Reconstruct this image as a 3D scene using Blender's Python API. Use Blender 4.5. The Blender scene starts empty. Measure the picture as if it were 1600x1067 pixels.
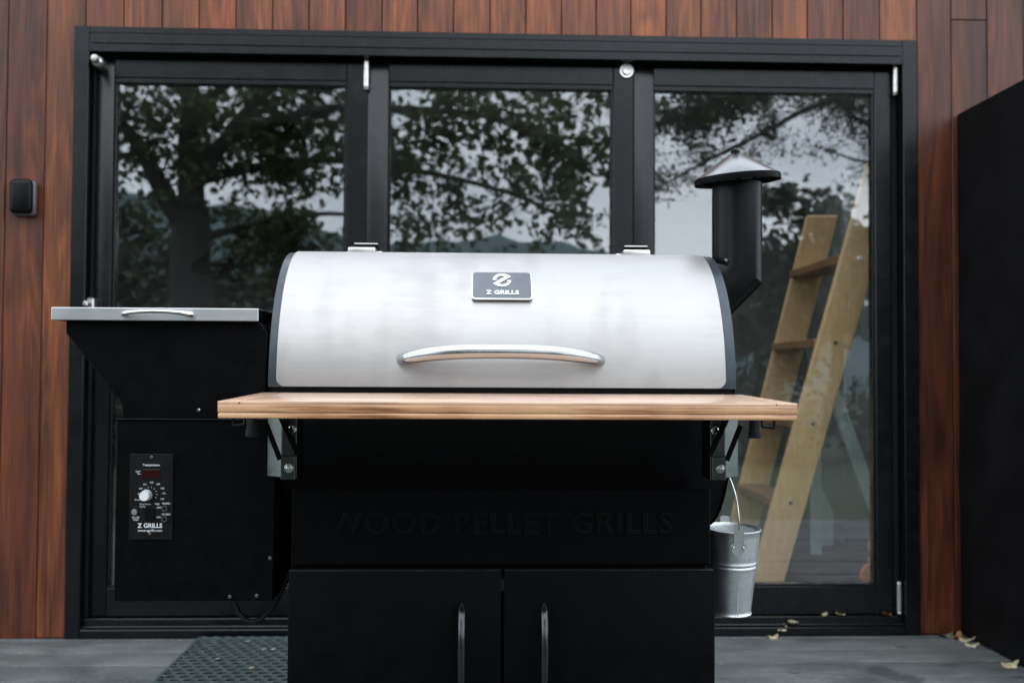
import bpy, bmesh, math, random
import numpy as np
from mathutils import Matrix, Vector, Euler
R = math.radians
rng = random.Random(7)
scene = bpy.context.scene
COL = scene.collection

# ------------------------------------------------------------------ camera
cd = bpy.data.cameras.new('camera'); cam = bpy.data.objects.new('camera', cd); COL.objects.link(cam)
cam.matrix_world = Matrix.Translation((0, -3.65, 0.90)) @ (Matrix.Rotation(R(-2.15), 4, 'Z') @ Matrix.Rotation(R(91.72), 4, 'X') @ Matrix.Rotation(R(0.30), 4, 'Z'))
cd.sensor_width = 36.0; cd.sensor_fit = 'HORIZONTAL'; cd.lens = 37.125
cd.clip_start = 0.05; cd.clip_end = 1500
cd.dof.use_dof = True; cd.dof.focus_distance = 1.90; cd.dof.aperture_fstop = 4.5
scene.camera = cam
# ------------------------------------------------------------------ sky
SUN_EL, SUN_AZ = 62, 190          # degrees; azimuth measured from +Y towards +X
w = bpy.data.worlds.new('World'); scene.world = w; w.use_nodes = True
nt = w.node_tree; nt.nodes.clear()
o_ = nt.nodes.new('ShaderNodeOutputWorld'); bg = nt.nodes.new('ShaderNodeBackground')
sky = nt.nodes.new('ShaderNodeTexSky'); sky.sky_type = 'NISHITA'; sky.sun_disc = False
sky.sun_elevation = R(SUN_EL); sky.sun_rotation = R(SUN_AZ); sky.dust_density = 3.0; sky.air_density = 1.0; sky.ozone_density = 1.0
tc = nt.nodes.new('ShaderNodeTexCoord'); mp = nt.nodes.new('ShaderNodeMapping'); mp.inputs['Scale'].default_value = (1.6, 1.6, 4.0)
nz = nt.nodes.new('ShaderNodeTexNoise'); nz.inputs['Scale'].default_value = 1.7; nz.inputs['Detail'].default_value = 6; nz.inputs['Roughness'].default_value = 0.55
rp = nt.nodes.new('ShaderNodeValToRGB')
rp.color_ramp.elements[0].position = 0.30; rp.color_ramp.elements[0].color = (13.0, 14.6, 16.8, 1)
rp.color_ramp.elements[1].position = 0.72; rp.color_ramp.elements[1].color = (20.5, 22.0, 23.8, 1)
mx = nt.nodes.new('ShaderNodeMix'); mx.data_type = 'RGBA'; mx.inputs[0].default_value = 0.88
nt.links.new(tc.outputs['Generated'], mp.inputs['Vector']); nt.links.new(mp.outputs[0], nz.inputs['Vector'])
nt.links.new(nz.outputs['Fac'], rp.inputs[0]); nt.links.new(sky.outputs[0], mx.inputs[6]); nt.links.new(rp.outputs[0], mx.inputs[7])
nt.links.new(mx.outputs[2], bg.inputs['Color']); bg.inputs['Strength'].default_value = 0.10
nt.links.new(bg.outputs[0], o_.inputs['Surface'])
sd = bpy.data.lights.new('sun', 'SUN'); sd.energy = 0.5; sd.angle = R(80); sd.color = (1.0, 0.96, 0.91)
sun = bpy.data.objects.new('sun', sd); COL.objects.link(sun)
az, el = R(SUN_AZ), R(SUN_EL)
sun.rotation_euler = Vector((math.sin(az)*math.cos(el), math.cos(az)*math.cos(el), math.sin(el))).to_track_quat('Z', 'Y').to_euler()
sun.location = (0, -6, 9)
scene.view_settings.view_transform = 'Standard'; scene.view_settings.look = 'None'
scene.view_settings.exposure = 0.55; scene.view_settings.gamma = 1.0; scene.view_settings.use_curve_mapping = False
scene.render.engine = 'CYCLES'
scene.cycles.use_denoising = True; scene.cycles.max_bounces = 10; scene.cycles.transparent_max_bounces = 16
scene.cycles.sample_clamp_indirect = 6.0

# ------------------------------------------------------------------ materials
def nodes(name):
    m = bpy.data.materials.new(name); m.use_nodes = True
    n = m.node_tree.nodes; p = n['Principled BSDF']
    return m, n, m.node_tree.links, p
def bump(n, l, p, src, strength, dist=0.001):
    b = n.new('ShaderNodeBump'); b.inputs['Strength'].default_value = strength; b.inputs['Distance'].default_value = dist
    l.new(src, b.inputs['Height']); l.new(b.outputs[0], p.inputs['Normal'])
def ntex(n, l, scale, vec=None, detail=3, rough=0.5, dist=0.0, coord='Object'):
    t = n.new('ShaderNodeTexCoord'); mp = n.new('ShaderNodeMapping')
    if vec: mp.inputs['Scale'].default_value = vec
    l.new(t.outputs[coord], mp.inputs['Vector'])
    z = n.new('ShaderNodeTexNoise'); z.inputs['Scale'].default_value = scale; z.inputs['Detail'].default_value = detail
    z.inputs['Roughness'].default_value = rough; z.inputs['Distortion'].default_value = dist
    l.new(mp.outputs[0], z.inputs['Vector']); return z, mp
def ramp(n, l, src, stops):
    r = n.new('ShaderNodeValToRGB'); e = r.color_ramp.elements
    while len(e) < len(stops): e.new(0.5)
    for k, (p, c) in enumerate(stops):
        e[k].position = p; e[k].color = (*c, 1) if len(c) == 3 else c
    l.new(src, r.inputs[0]); return r
def math_n(n, l, op, a, b):
    m = n.new('ShaderNodeMath'); m.operation = op
    for i, v in enumerate((a, b)):
        if isinstance(v, (int, float)): m.inputs[i].default_value = v
        else: l.new(v, m.inputs[i])
    return m.outputs[0]
def mixc(n, l, fac, a, b, mode='MIX'):
    m = n.new('ShaderNodeMix'); m.data_type = 'RGBA'; m.blend_type = mode
    for i, v in ((0, fac), (6, a), (7, b)):
        if isinstance(v, (int, float)): m.inputs[i].default_value = v
        elif isinstance(v, tuple): m.inputs[i].default_value = (*v, 1)
        else: l.new(v, m.inputs[i])
    return m.outputs[2]

def plain(name, col, rough=0.5, metal=0.0, spec=0.5, var=0.15, scale=30, bmp=0.0, bscale=400):
    m, n, l, p = nodes(name)
    z, _ = ntex(n, l, scale)
    c0 = tuple(c*(1-var) for c in col); c1 = tuple(min(1, c*(1+var)) for c in col)
    r = ramp(n, l, z.outputs['Fac'], [(0.3, c0), (0.7, c1)])
    l.new(r.outputs[0], p.inputs['Base Color'])
    rr = ramp(n, l, z.outputs['Fac'], [(0.3, (rough*0.85,)*3), (0.75, (min(1, rough*1.2),)*3)])
    l.new(rr.outputs[0], p.inputs['Roughness'])
    p.inputs['Metallic'].default_value = metal; p.inputs['Specular IOR Level'].default_value = spec
    if bmp:
        z2, _ = ntex(n, l, bscale, detail=2); bump(n, l, p, z2.outputs['Fac'], bmp, 0.0006)
    return m

def cladding_mat():
    m, n, l, p = nodes('hardwood_cladding')
    oi = n.new('ShaderNodeObjectInfo')
    geo = n.new('ShaderNodeNewGeometry')
    off = n.new('ShaderNodeVectorMath'); off.operation = 'MULTIPLY_ADD'
    cmb = n.new('ShaderNodeCombineXYZ')
    for k in range(3): l.new(oi.outputs['Random'], cmb.inputs[k])
    l.new(cmb.outputs[0], off.inputs[0]); off.inputs[1].default_value = (37., 21., 53.)
    l.new(geo.outputs['Position'], off.inputs[2])
    def nn(vec, scale, detail, dist=0.0, rough=0.6):
        mp = n.new('ShaderNodeMapping'); mp.inputs['Scale'].default_value = vec; l.new(off.outputs[0], mp.inputs['Vector'])
        z = n.new('ShaderNodeTexNoise'); z.inputs['Scale'].default_value = scale; z.inputs['Detail'].default_value = detail
        z.inputs['Distortion'].default_value = dist; z.inputs['Roughness'].default_value = rough
        l.new(mp.outputs[0], z.inputs['Vector']); return z.outputs['Fac']
    broad = nn((9, 9, 0.9), 1.3, 3, 0.6)
    # cathedral figure: contour bands of a stretched noise
    fig = nn((7, 7, 0.8), 1.0, 2, 0.4, 0.4)
    bands = math_n(n, l, 'FRACT', math_n(n, l, 'MULTIPLY', fig, 11.0), 0.0)
    bands = math_n(n, l, 'ABSOLUTE', math_n(n, l, 'SUBTRACT', bands, 0.5), 0.0)
    fine = nn((190, 190, 4.0), 1.0, 4, 0.2)
    s = math_n(n, l, 'ADD', math_n(n, l, 'MULTIPLY', broad, 0.48), math_n(n, l, 'MULTIPLY', bands, 0.17))
    s = math_n(n, l, 'ADD', s, math_n(n, l, 'MULTIPLY', fine, 0.42))
    r = ramp(n, l, s, [(0.23, (0.013, 0.0042, 0.0027)), (0.37, (0.056, 0.0152, 0.0066)), (0.50, (0.145, 0.0400, 0.0145)), (0.68, (0.32, 0.094, 0.029))])
    tint = ramp(n, l, oi.outputs['Random'], [(0.0, (0.86, 0.82, 0.84)), (0.5, (1.0, 1.0, 1.0)), (1.0, (1.15, 1.18, 1.15))])
    c = mixc(n, l, 1.0, r.outputs[0], tint.outputs[0], 'MULTIPLY')
    c = mixc(n, l, 1.0, c, oi.outputs['Color'], 'MULTIPLY')
    l.new(c, p.inputs['Base Color'])
    p.inputs['Roughness'].default_value = 0.36; p.inputs['Specular IOR Level'].default_value = 0.45
    bump(n, l, p, fine, 0.35, 0.0015)
    return m

def bamboo_mat(name, dark=1.0, pale=0.0):
    m, n, l, p = nodes(name)
    z, _ = ntex(n, l, 1.0, (3.5, 60, 160), 4, 0.55, 0.3)
    z2, _ = ntex(n, l, 1.0, (14, 25, 70), 2, 0.5, 0.4)
    s = math_n(n, l, 'ADD', math_n(n, l, 'MULTIPLY', z.outputs['Fac'], 0.7), math_n(n, l, 'MULTIPLY', z2.outputs['Fac'], 0.3))
    r = ramp(n, l, s, [(0.38, (0.17*dark, 0.062*dark, 0.022*dark)), (0.46, (0.38*dark, 0.170*dark, 0.072*dark)), (0.57, (0.57*dark, 0.315*dark, 0.160*dark))])
    # darker bamboo nodes at irregular intervals along the board
    v = n.new('ShaderNodeTexVoronoi'); v.inputs['Scale'].default_value = 1.0
    t = n.new('ShaderNodeTexCoord'); mp = n.new('ShaderNodeMapping'); mp.inputs['Scale'].default_value = (4.6, 9, 60); l.new(t.outputs['Object'], mp.inputs['Vector']); l.new(mp.outputs[0], v.inputs['Vector'])
    k = ramp(n, l, v.outputs['Distance'], [(0.0, (0.42, 0.30, 0.22)), (0.26, (1, 1, 1))])
    c = mixc(n, l, 0.8, r.outputs[0], k.outputs[0], 'MULTIPLY')
    if pale: c = mixc(n, l, pale, c, (0.80, 0.67, 0.53))  # pale sheen of grazing reflections painted into the base colour
    l.new(c, p.inputs['Base Color']); p.inputs['Roughness'].default_value = 0.35; p.inputs['Coat Weight'].default_value = 1.0; p.inputs['Coat Roughness'].default_value = 0.28
    bump(n, l, p, z.outputs['Fac'], 0.12, 0.0008)
    return m

def brushed_steel(name, base=0.62, rough=0.34, axis='X', aniso=0.75, tint=(1, 1, 1), bstr=0.02):
    m, n, l, p = nodes(name)
    vec = (1.2, 420, 420) if axis == 'X' else (420, 420, 1.2)
    z, _ = ntex(n, l, 1.0, vec, 3, 0.6)
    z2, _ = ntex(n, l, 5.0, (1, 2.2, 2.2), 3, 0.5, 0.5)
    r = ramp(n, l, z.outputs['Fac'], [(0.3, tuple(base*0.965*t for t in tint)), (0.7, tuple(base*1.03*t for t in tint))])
    z3, _ = ntex(n, l, 1.0, (9, 2.5, 2.5), 2, 0.5, 0.3); z4, _ = ntex(n, l, 1.0, (16, 40, 40), 4, 0.6)      # soft vertical reflections painted into the steel's base colour
    refl = ramp(n, l, math_n(n, l, 'ADD', math_n(n, l, 'MULTIPLY', z3.outputs['Fac'], 0.75), math_n(n, l, 'MULTIPLY', z4.outputs['Fac'], 0.25)), [(0.36, (0.86,)*3), (0.52, (1.0,)*3)])
    l.new(mixc(n, l, 1.0, r.outputs[0], refl.outputs[0], 'MULTIPLY'), p.inputs['Base Color'])
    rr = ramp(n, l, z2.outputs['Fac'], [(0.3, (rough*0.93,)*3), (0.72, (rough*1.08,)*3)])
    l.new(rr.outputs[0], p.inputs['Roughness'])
    p.inputs['Metallic'].default_value = 1.0
    p.inputs['Anisotropic'].default_value = aniso
    tg = n.new('ShaderNodeTangent'); tg.direction_type = 'RADIAL'; tg.axis = axis
    l.new(tg.outputs[0], p.inputs['Tangent'])
    bump(n, l, p, z.outputs['Fac'], bstr, 0.0004)
    return m

def glass_mat():
    m = bpy.data.materials.new('window_glass'); m.use_nodes = True
    n, l = m.node_tree.nodes, m.node_tree.links; n.clear()
    out = n.new('ShaderNodeOutputMaterial'); mix = n.new('ShaderNodeMixShader')
    tr = n.new('ShaderNodeBsdfTransparent'); tr.inputs[0].default_value = (0.985, 0.98, 0.965, 1)
    gl = n.new('ShaderNodeBsdfGlossy'); gl.inputs['Roughness'].default_value = 0.0; gl.inputs['Color'].default_value = (0.96, 0.98, 1.0, 1)
    fr = n.new('ShaderNodeFresnel'); IOR = 1.98
    ge = n.new('ShaderNodeNewGeometry')      # same reflectance on both faces of the thin sheet
    l.new(math_n(n, l, 'ADD', math_n(n, l, 'MULTIPLY', ge.outputs['Backfacing'], 1/IOR-IOR), IOR), fr.inputs['IOR'])
    z, _ = ntex(n, l, 1.1, None, 1)
    b = n.new('ShaderNodeBump'); b.inputs['Strength'].default_value = 0.05; b.inputs['Distance'].default_value = 0.004
    l.new(z.outputs['Fac'], b.inputs['Height']); l.new(b.outputs[0], gl.inputs['Normal'])
    l.new(fr.outputs[0], mix.inputs[0]); l.new(tr.outputs[0], mix.inputs[1]); l.new(gl.outputs[0], mix.inputs[2])
    l.new(mix.outputs[0], out.inputs['Surface'])
    return m

def deck_mat():
    m, n, l, p = nodes('weathered_deck')
    oi = n.new('ShaderNodeObjectInfo'); geo = n.new('ShaderNodeNewGeometry')
    def nn(vec, detail, rough=0.55, dist=0.0):
        mp = n.new('ShaderNodeMapping'); mp.inputs['Scale'].default_value = vec; l.new(geo.outputs['Position'], mp.inputs['Vector'])
        z = n.new('ShaderNodeTexNoise'); z.inputs['Scale'].default_value = 1.0; z.inputs['Detail'].default_value = detail
        z.inputs['Roughness'].default_value = rough; z.inputs['Distortion'].default_value = dist; l.new(mp.outputs[0], z.inputs['Vector']); return z.outputs['Fac']
    grain = nn((5, 130, 130), 4); blot = nn((4, 7, 4), 4, 0.6, 0.5); speck = nn((90, 90, 90), 2)
    s = math_n(n, l, 'ADD', math_n(n, l, 'MULTIPLY', grain, 0.35), math_n(n, l, 'MULTIPLY', blot, 0.65))
    r = ramp(n, l, s, [(0.34, (0.038, 0.044, 0.045)), (0.5, (0.078, 0.087, 0.087)), (0.66, (0.128, 0.136, 0.134))])
    sp = ramp(n, l, speck, [(0.63, (0, 0, 0)), (0.71, (1, 1, 1))])
    c = mixc(n, l, math_n(n, l, 'MULTIPLY', sp.outputs[0], 0.35), r.outputs[0], (0.42, 0.41, 0.39))
    # two dried-in damp stains with ragged outlines
    wob = nn((22, 22, 22), 3)
    st = None
    for (sx, sy, rx, ry) in ((1.255, -0.455, 0.050, 0.085), (1.30, -0.53, 0.06, 0.05), (1.43, -0.165, 0.028, 0.016), (0.98, -0.46, 0.02, 0.014), (1.66, -0.52, 0.05, 0.02)):
        sep = n.new('ShaderNodeSeparateXYZ'); l.new(geo.outputs['Position'], sep.inputs[0])
        dx = math_n(n, l, 'DIVIDE', math_n(n, l, 'SUBTRACT', sep.outputs[0], sx), rx); dy = math_n(n, l, 'DIVIDE', math_n(n, l, 'SUBTRACT', sep.outputs[1], sy), ry)
        d = math_n(n, l, 'ADD', math_n(n, l, 'MULTIPLY', dx, dx), math_n(n, l, 'MULTIPLY', dy, dy))
        d = math_n(n, l, 'ADD', d, math_n(n, l, 'MULTIPLY', math_n(n, l, 'SUBTRACT', wob, 0.5), 2.4))
        k = ramp(n, l, d, [(0.55, (1, 1, 1)), (0.85, (0, 0, 0))]).outputs[0]
        st = k if st is None else math_n(n, l, 'MAXIMUM', st, k)
    c = mixc(n, l, math_n(n, l, 'MULTIPLY', st, 0.75), c, (0.03, 0.034, 0.037))
    tint = ramp(n, l, oi.outputs['Random'], [(0, (0.9, 0.91, 0.92)), (1, (1.1, 1.08, 1.06))])
    c = mixc(n, l, 1.0, c, tint.outputs[0], 'MULTIPLY')
    l.new(c, p.inputs['Base Color']); p.inputs['Roughness'].default_value = 0.62
    bump(n, l, p, grain, 0.8, 0.003)
    return m

def ladder_mat():
    m, n, l, p = nodes('pine_ply')
    z, _ = ntex(n, l, 1.0, (60, 60, 6), 4, 0.6, 0.3)
    r = ramp(n, l, z.outputs['Fac'], [(0.3, (0.68, 0.48, 0.245)), (0.55, (0.75, 0.545, 0.295)), (0.75, (0.80, 0.60, 0.345))])
    l.new(r.outputs[0], p.inputs['Base Color']); p.inputs['Roughness'].default_value = 0.45
    return m

def leaf_mat(name, c0, c1, trans=0.25):
    m, n, l, p = nodes(name)
    z, _ = ntex(n, l, 1.4, None, 4, 0.7)
    r = ramp(n, l, z.outputs['Fac'], [(0.3, c0), (0.7, c1)])
    l.new(r.outputs[0], p.inputs['Base Color']); p.inputs['Roughness'].default_value = 0.55
    tl = n.new('ShaderNodeBsdfTranslucent'); l.new(r.outputs[0], tl.inputs[0])
    mx = n.new('ShaderNodeMixShader'); mx.inputs[0].default_value = trans
    l.new(p.outputs[0], mx.inputs[1]); l.new(tl.outputs[0], mx.inputs[2]); l.new(mx.outputs[0], n['Material Output'].inputs['Surface'])
    return m

def galv_mat():
    m, n, l, p = nodes('galvanised_steel')
    t = n.new('ShaderNodeTexCoord'); v = n.new('ShaderNodeTexVoronoi'); v.inputs['Scale'].default_value = 190
    l.new(t.outputs['Object'], v.inputs['Vector'])
    r = ramp(n, l, v.outputs['Color'], [(0.2, (0.60, 0.62, 0.63)), (0.8, (0.68, 0.70, 0.71))])
    l.new(r.outputs[0], p.inputs['Base Color'])
    z, _ = ntex(n, l, 18, (1, 1, 0.3), 4, 0.6)
    rr = ramp(n, l, z.outputs['Fac'], [(0.35, (0.32,)*3), (0.7, (0.50,)*3)]); l.new(rr.outputs[0], p.inputs['Roughness'])
    p.inputs['Metallic'].default_value = 1.0
    bump(n, l, p, z.outputs['Fac'], 0.05, 0.001)
    return m

M = {}
M['clad'] = cladding_mat(); M['bamboo'] = bamboo_mat('bamboo'); M['bamboo_edge'] = bamboo_mat('bamboo_strip', 1.12); M['bamboo_top_sheen'] = bamboo_mat('bamboo_painted_sheen', 1.12, 0.25)
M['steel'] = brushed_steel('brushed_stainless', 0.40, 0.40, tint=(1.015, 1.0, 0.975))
M['steel_edge'] = brushed_steel('brushed_stainless_edge', 0.55, 0.42, aniso=0.4)
M['chrome'] = plain('polished_steel', (0.66, 0.66, 0.66), 0.13, 1.0, var=0.03)
M['zinc'] = plain('zinc_plate', (0.17, 0.19, 0.185), 0.36, 1.0, var=0.08, scale=60)
M['zinc_dark'] = plain('dull_stainless', (0.065, 0.072, 0.068), 0.33, 1.0, var=0.1, scale=60)
M['hardware'] = plain('satin_nickel', (0.66, 0.63, 0.60), 0.30, 1.0, var=0.05)
M['blackcoat'] = plain('black_powder_coat', (0.0016, 0.0016, 0.0021), 0.5, 0.0, 0.06, var=0.2, bmp=0.10, bscale=900)
M['blackgloss'] = plain('black_enamel', (0.0025, 0.0027, 0.0035), 0.34, 0.0, 0.16, var=0.15, bmp=0.02, bscale=300)
M['band'] = plain('dark_lid_rim', (0.045, 0.055, 0.065), 0.34, 0.55, 0.5, var=0.12, bmp=0.04, bscale=700)
M['panel_black'] = plain('control_plate_black', (0.0045, 0.0045, 0.0052), 0.42, 0.0, 0.2)
M['print'] = plain('white_print', (0.62, 0.64, 0.65), 0.6, var=0.05)
M['knob'] = plain('spun_aluminium', (0.85, 0.85, 0.85), 0.62, 1.0, var=0.05)
M['cap'] = plain('gloss_black_cap', (0.004, 0.004, 0.005), 0.24, 0.0, 1.0, var=0.1)
M['cap'].node_tree.nodes['Principled BSDF'].inputs['Coat Weight'].default_value = 0.75; M['cap'].node_tree.nodes['Principled BSDF'].inputs['Coat IOR'].default_value = 1.42; M['cap'].node_tree.nodes['Principled BSDF'].inputs['Coat Roughness'].default_value = 0.32
M['edge'] = plain('black_edge_glint', (0.030, 0.033, 0.036), 0.3, 0.3, 0.5)
M['handle_black'] = plain('gloss_black_handle', (0.003, 0.003, 0.004), 0.22, 0.0, 0.8)
M['bow'] = plain('satin_steel_bow', (0.43, 0.44, 0.45), 0.22, 1.0, var=0.03)
M['barrelcoat'] = plain('barrel_black', (0.0075, 0.0075, 0.009), 0.5, 0.0, 0.12, var=0.2, bmp=0.08, bscale=900)
M['lettercoat'] = plain('embossed_black', (0.0016, 0.0016, 0.0021), 0.38, 0.0, 0.09)
M['groove_shade'] = plain('painted_groove_shade', (0.09, 0.035, 0.016), 0.7)
M['rubber'] = plain('black_rubber', (0.010, 0.010, 0.011), 0.6, 0.0, 0.3)
M['display'] = plain('red_display', (0.022, 0.0022, 0.0022), 0.12, 0.0, 0.5)
M['badge'] = brushed_steel('badge_grey', 0.135, 0.40, aniso=0.3, tint=(0.92, 1.0, 1.1))
M['badge_white'] = plain('badge_lettering', (0.80, 0.82, 0.84), 0.35, 0.3, var=0.03)
M['alu'] = plain('charcoal_aluminium', (0.0012, 0.0022, 0.0027), 0.26, 0.0, 0.42, var=0.28, scale=14, bmp=0.006, bscale=60)
M['gasket'] = plain('black_gasket', (0.004, 0.004, 0.004), 0.7, 0, 0.2)
M['glass'] = glass_mat(); M['deck'] = deck_mat(); M['pine'] = ladder_mat(); M['galv'] = galv_mat()
M['tread'] = plain('stair_tread_wood', (0.28, 0.155, 0.075), 0.5, var=0.2, scale=14)
M['fence'] = plain('black_stained_ply', (0.003, 0.003, 0.0036), 0.6, 0.0, 0.12, var=0.25, scale=6, bmp=0.1, bscale=120)
M['mat'] = plain('dark_green_rubber', (0.036, 0.050, 0.050), 0.6, 0, 0.35, var=0.3, scale=25)
M['dryleaf'] = plain('dry_leaf', (0.66, 0.58, 0.40), 0.7, var=0.35, scale=40)
M['dryleaf2'] = plain('dry_brown_leaf', (0.34, 0.19, 0.08), 0.7, var=0.35, scale=40)
M['dryleaf3'] = plain('grey_green_leaf', (0.18, 0.20, 0.14), 0.7, var=0.3, scale=40)
M['roomwall'] = plain('room_wall_paint', (0.13, 0.145, 0.14), 0.8, var=0.08, scale=3)
M['roomfloor'] = plain('room_floor_boards', (0.03, 0.024, 0.02), 0.5, var=0.25, scale=5)
M['roomceil'] = plain('room_ceiling_paint', (0.30, 0.30, 0.29), 0.8, var=0.05, scale=3)
M['cupboard'] = plain('grey_cupboard', (0.20, 0.22, 0.23), 0.5, var=0.08, scale=5)
M['paleboard'] = plain('pale_blue_board', (0.50, 0.62, 0.63), 0.5, var=0.1, scale=8)
M['hood'] = plain('black_hood', (0.006, 0.006, 0.007), 0.35, 0, 0.4)
M['amber'] = plain('orange_varnished_wood', (0.48, 0.16, 0.035), 0.3, var=0.25, scale=20)
M['bark'] = plain('bark', (0.026, 0.023, 0.021), 0.85, var=0.4, scale=6, bmp=0.6, bscale=40)
M['leaf'] = leaf_mat('plane_leaf', (0.042, 0.068, 0.030), (0.105, 0.145, 0.060), 0.42)
M['leaf2'] = leaf_mat('gum_leaf', (0.048, 0.062, 0.042), (0.10, 0.12, 0.075), 0.3)
M['leaf3'] = leaf_mat('dense_leaf', (0.022, 0.034, 0.018), (0.055, 0.070, 0.035), 0.15)
M['grass'] = plain('lawn_grass', (0.030, 0.048, 0.018), 0.8, var=0.4, scale=0.6)
M['hill'] = plain('forested_hill', (0.085, 0.125, 0.130), 0.9, 0, 0.1, var=0.35, scale=0.08)  # blue of distance haze mixed into the forest colour
M['clearplastic'] = plain('smoked_clear_plastic', (0.07, 0.08, 0.085), 0.2, 0, 0.6)

# ------------------------------------------------------------------ mesh helpers
def new(): return bmesh.new()
def box(bm, x0, x1, y0, y1, z0, z1, bev=0.0, seg=1):
    mtx = Matrix.Translation(((x0+x1)/2, (y0+y1)/2, (z0+z1)/2)) @ Matrix.Diagonal((abs(x1-x0), abs(y1-y0), abs(z1-z0), 1))
    g = bmesh.ops.create_cube(bm, size=1.0, matrix=mtx)
    if bev > 0:
        es = list({e for v in g['verts'] for e in v.link_edges})
        bmesh.ops.bevel(bm, geom=es, offset=bev, segments=seg, profile=0.5, affect='EDGES')
def obox(bm, mtx, sx, sy, sz, bev=0.0, seg=1):
    g = bmesh.ops.create_cube(bm, size=1.0, matrix=mtx @ Matrix.Diagonal((sx, sy, sz, 1)))
    if bev > 0:
        es = list({e for v in g['verts'] for e in v.link_edges})
        bmesh.ops.bevel(bm, geom=es, offset=bev, segments=seg, profile=0.5, affect='EDGES')
def prism(bm, pts0, pts1, bev=0.0, seg=1):
    """closed prism between two matching 3D outlines"""
    a = [bm.verts.new(p) for p in pts0]; b = [bm.verts.new(p) for p in pts1]; n = len(a)
    fs = [bm.faces.new(a), bm.faces.new(b[::-1])]
    for i in range(n): fs.append(bm.faces.new((a[i], b[i], b[(i+1) % n], a[(i+1) % n])))
    bmesh.ops.recalc_face_normals(bm, faces=fs)
    if bev > 0:
        es = list({e for v in a+b for e in v.link_edges})
        bmesh.ops.bevel(bm, geom=es, offset=bev, segments=seg, profile=0.5, affect='EDGES')
def beam(bm, p, q, wdir, wd, th, bev=0.0):
    p, q = Vector(p), Vector(q); d = (q-p).normalized(); wv = Vector(wdir); wv = (wv - d*wv.dot(d)).normalized(); tv = d.cross(wv)
    mt = Matrix((wv, tv, d)).transposed().to_4x4(); mt.translation = (p+q)/2
    obox(bm, mt, wd, th, (q-p).length, bev)
def tube(bm, path, rad, n=10, flat=None, caps=True):
    """sweep; rad number or list; flat=(a,b) scales of the two cross axes"""
    P = [Vector(p) for p in path]; m = len(P)
    rr = rad if isinstance(rad, (list, tuple)) else [rad]*m
    T = []
    for i in range(m):
        d = (P[min(i+1, m-1)] - P[max(i-1, 0)])
        if 0 < i < m-1: d = (P[i]-P[i-1]).normalized() + (P[i+1]-P[i]).normalized()
        T.append(d.normalized())
    up = Vector((0, 0, 1)) if abs(T[0].z) < 0.9 else Vector((0, -1, 0))
    u = (up - T[0]*up.dot(T[0])).normalized(); rings = []
    for i in range(m):
        u = (u - T[i]*u.dot(T[i])).normalized(); v = T[i].cross(u)
        s = 1.0
        if 0 < i < m-1:
            c = max(0.4, T[i].dot((P[i+1]-P[i]).normalized())); s = 1.0/c
        fa, fb = flat if flat else (1, 1)
        # mitre stretch in the bend plane
        bend = ((P[min(i+1, m-1)]-P[i]) - (P[i]-P[max(i-1, 0)]))
        bd = (bend - T[i]*bend.dot(T[i])); bd = bd.normalized() if bd.length > 1e-6 else None
        ring = []
        for k in range(n):
            a = 2*math.pi*k/n; o = u*math.cos(a)*rr[i]*fa + v*math.sin(a)*rr[i]*fb
            if bd is not None and s > 1.001: o = o + bd*(o.dot(bd))*(s-1)
            ring.append(bm.verts.new(P[i]+o))
        rings.append(ring)
    for i in range(m-1):
        for k in range(n): bm.faces.new((rings[i][k], rings[i][(k+1) % n], rings[i+1][(k+1) % n], rings[i+1][k]))
    if caps:
        bm.faces.new(rings[0][::-1]); bm.faces.new(rings[-1])
def lathe(bm, prof, mtx=Matrix(), n=32):
    """profile [(r,z)...] about local z; r==0 ends close"""
    rings = []
    for r, z in prof:
        if r <= 1e-6: rings.append([bm.verts.new(mtx @ Vector((0, 0, z)))])
        else: rings.append([bm.verts.new(mtx @ Vector((r*math.cos(2*math.pi*k/n), r*math.sin(2*math.pi*k/n), z))) for k in range(n)])
    fs = []
    for a, b in zip(rings, rings[1:]):
        for k in range(n):
            k2 = (k+1) % n
            if len(a) == 1 and len(b) == 1: continue
            if len(a) == 1: fs.append(bm.faces.new((a[0], b[k], b[k2])))
            elif len(b) == 1: fs.append(bm.faces.new((a[k], b[0], a[k2])))
            else: fs.append(bm.faces.new((a[k], b[k], b[k2], a[k2])))
    bmesh.ops.recalc_face_normals(bm, faces=fs)
FRONT = Matrix(((1, 0, 0, 0), (0, 0, -1, 0), (0, 1, 0, 0), (0, 0, 0, 1)))     # local xy -> world xz, facing the camera side
def front_at(x, y, z): return Matrix.Translation((x, y, z)) @ FRONT
def disc(bm, x, y, z, r, h, bev=0.0, n=28):
    """short cylinder standing out from a front face at y towards -y"""
    b = min(bev, h*0.5, r*0.5)
    lathe(bm, [(0, 0), (r, 0), (r, h-b), (r-b, h), (0, h)], front_at(x, y, z), n)

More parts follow.
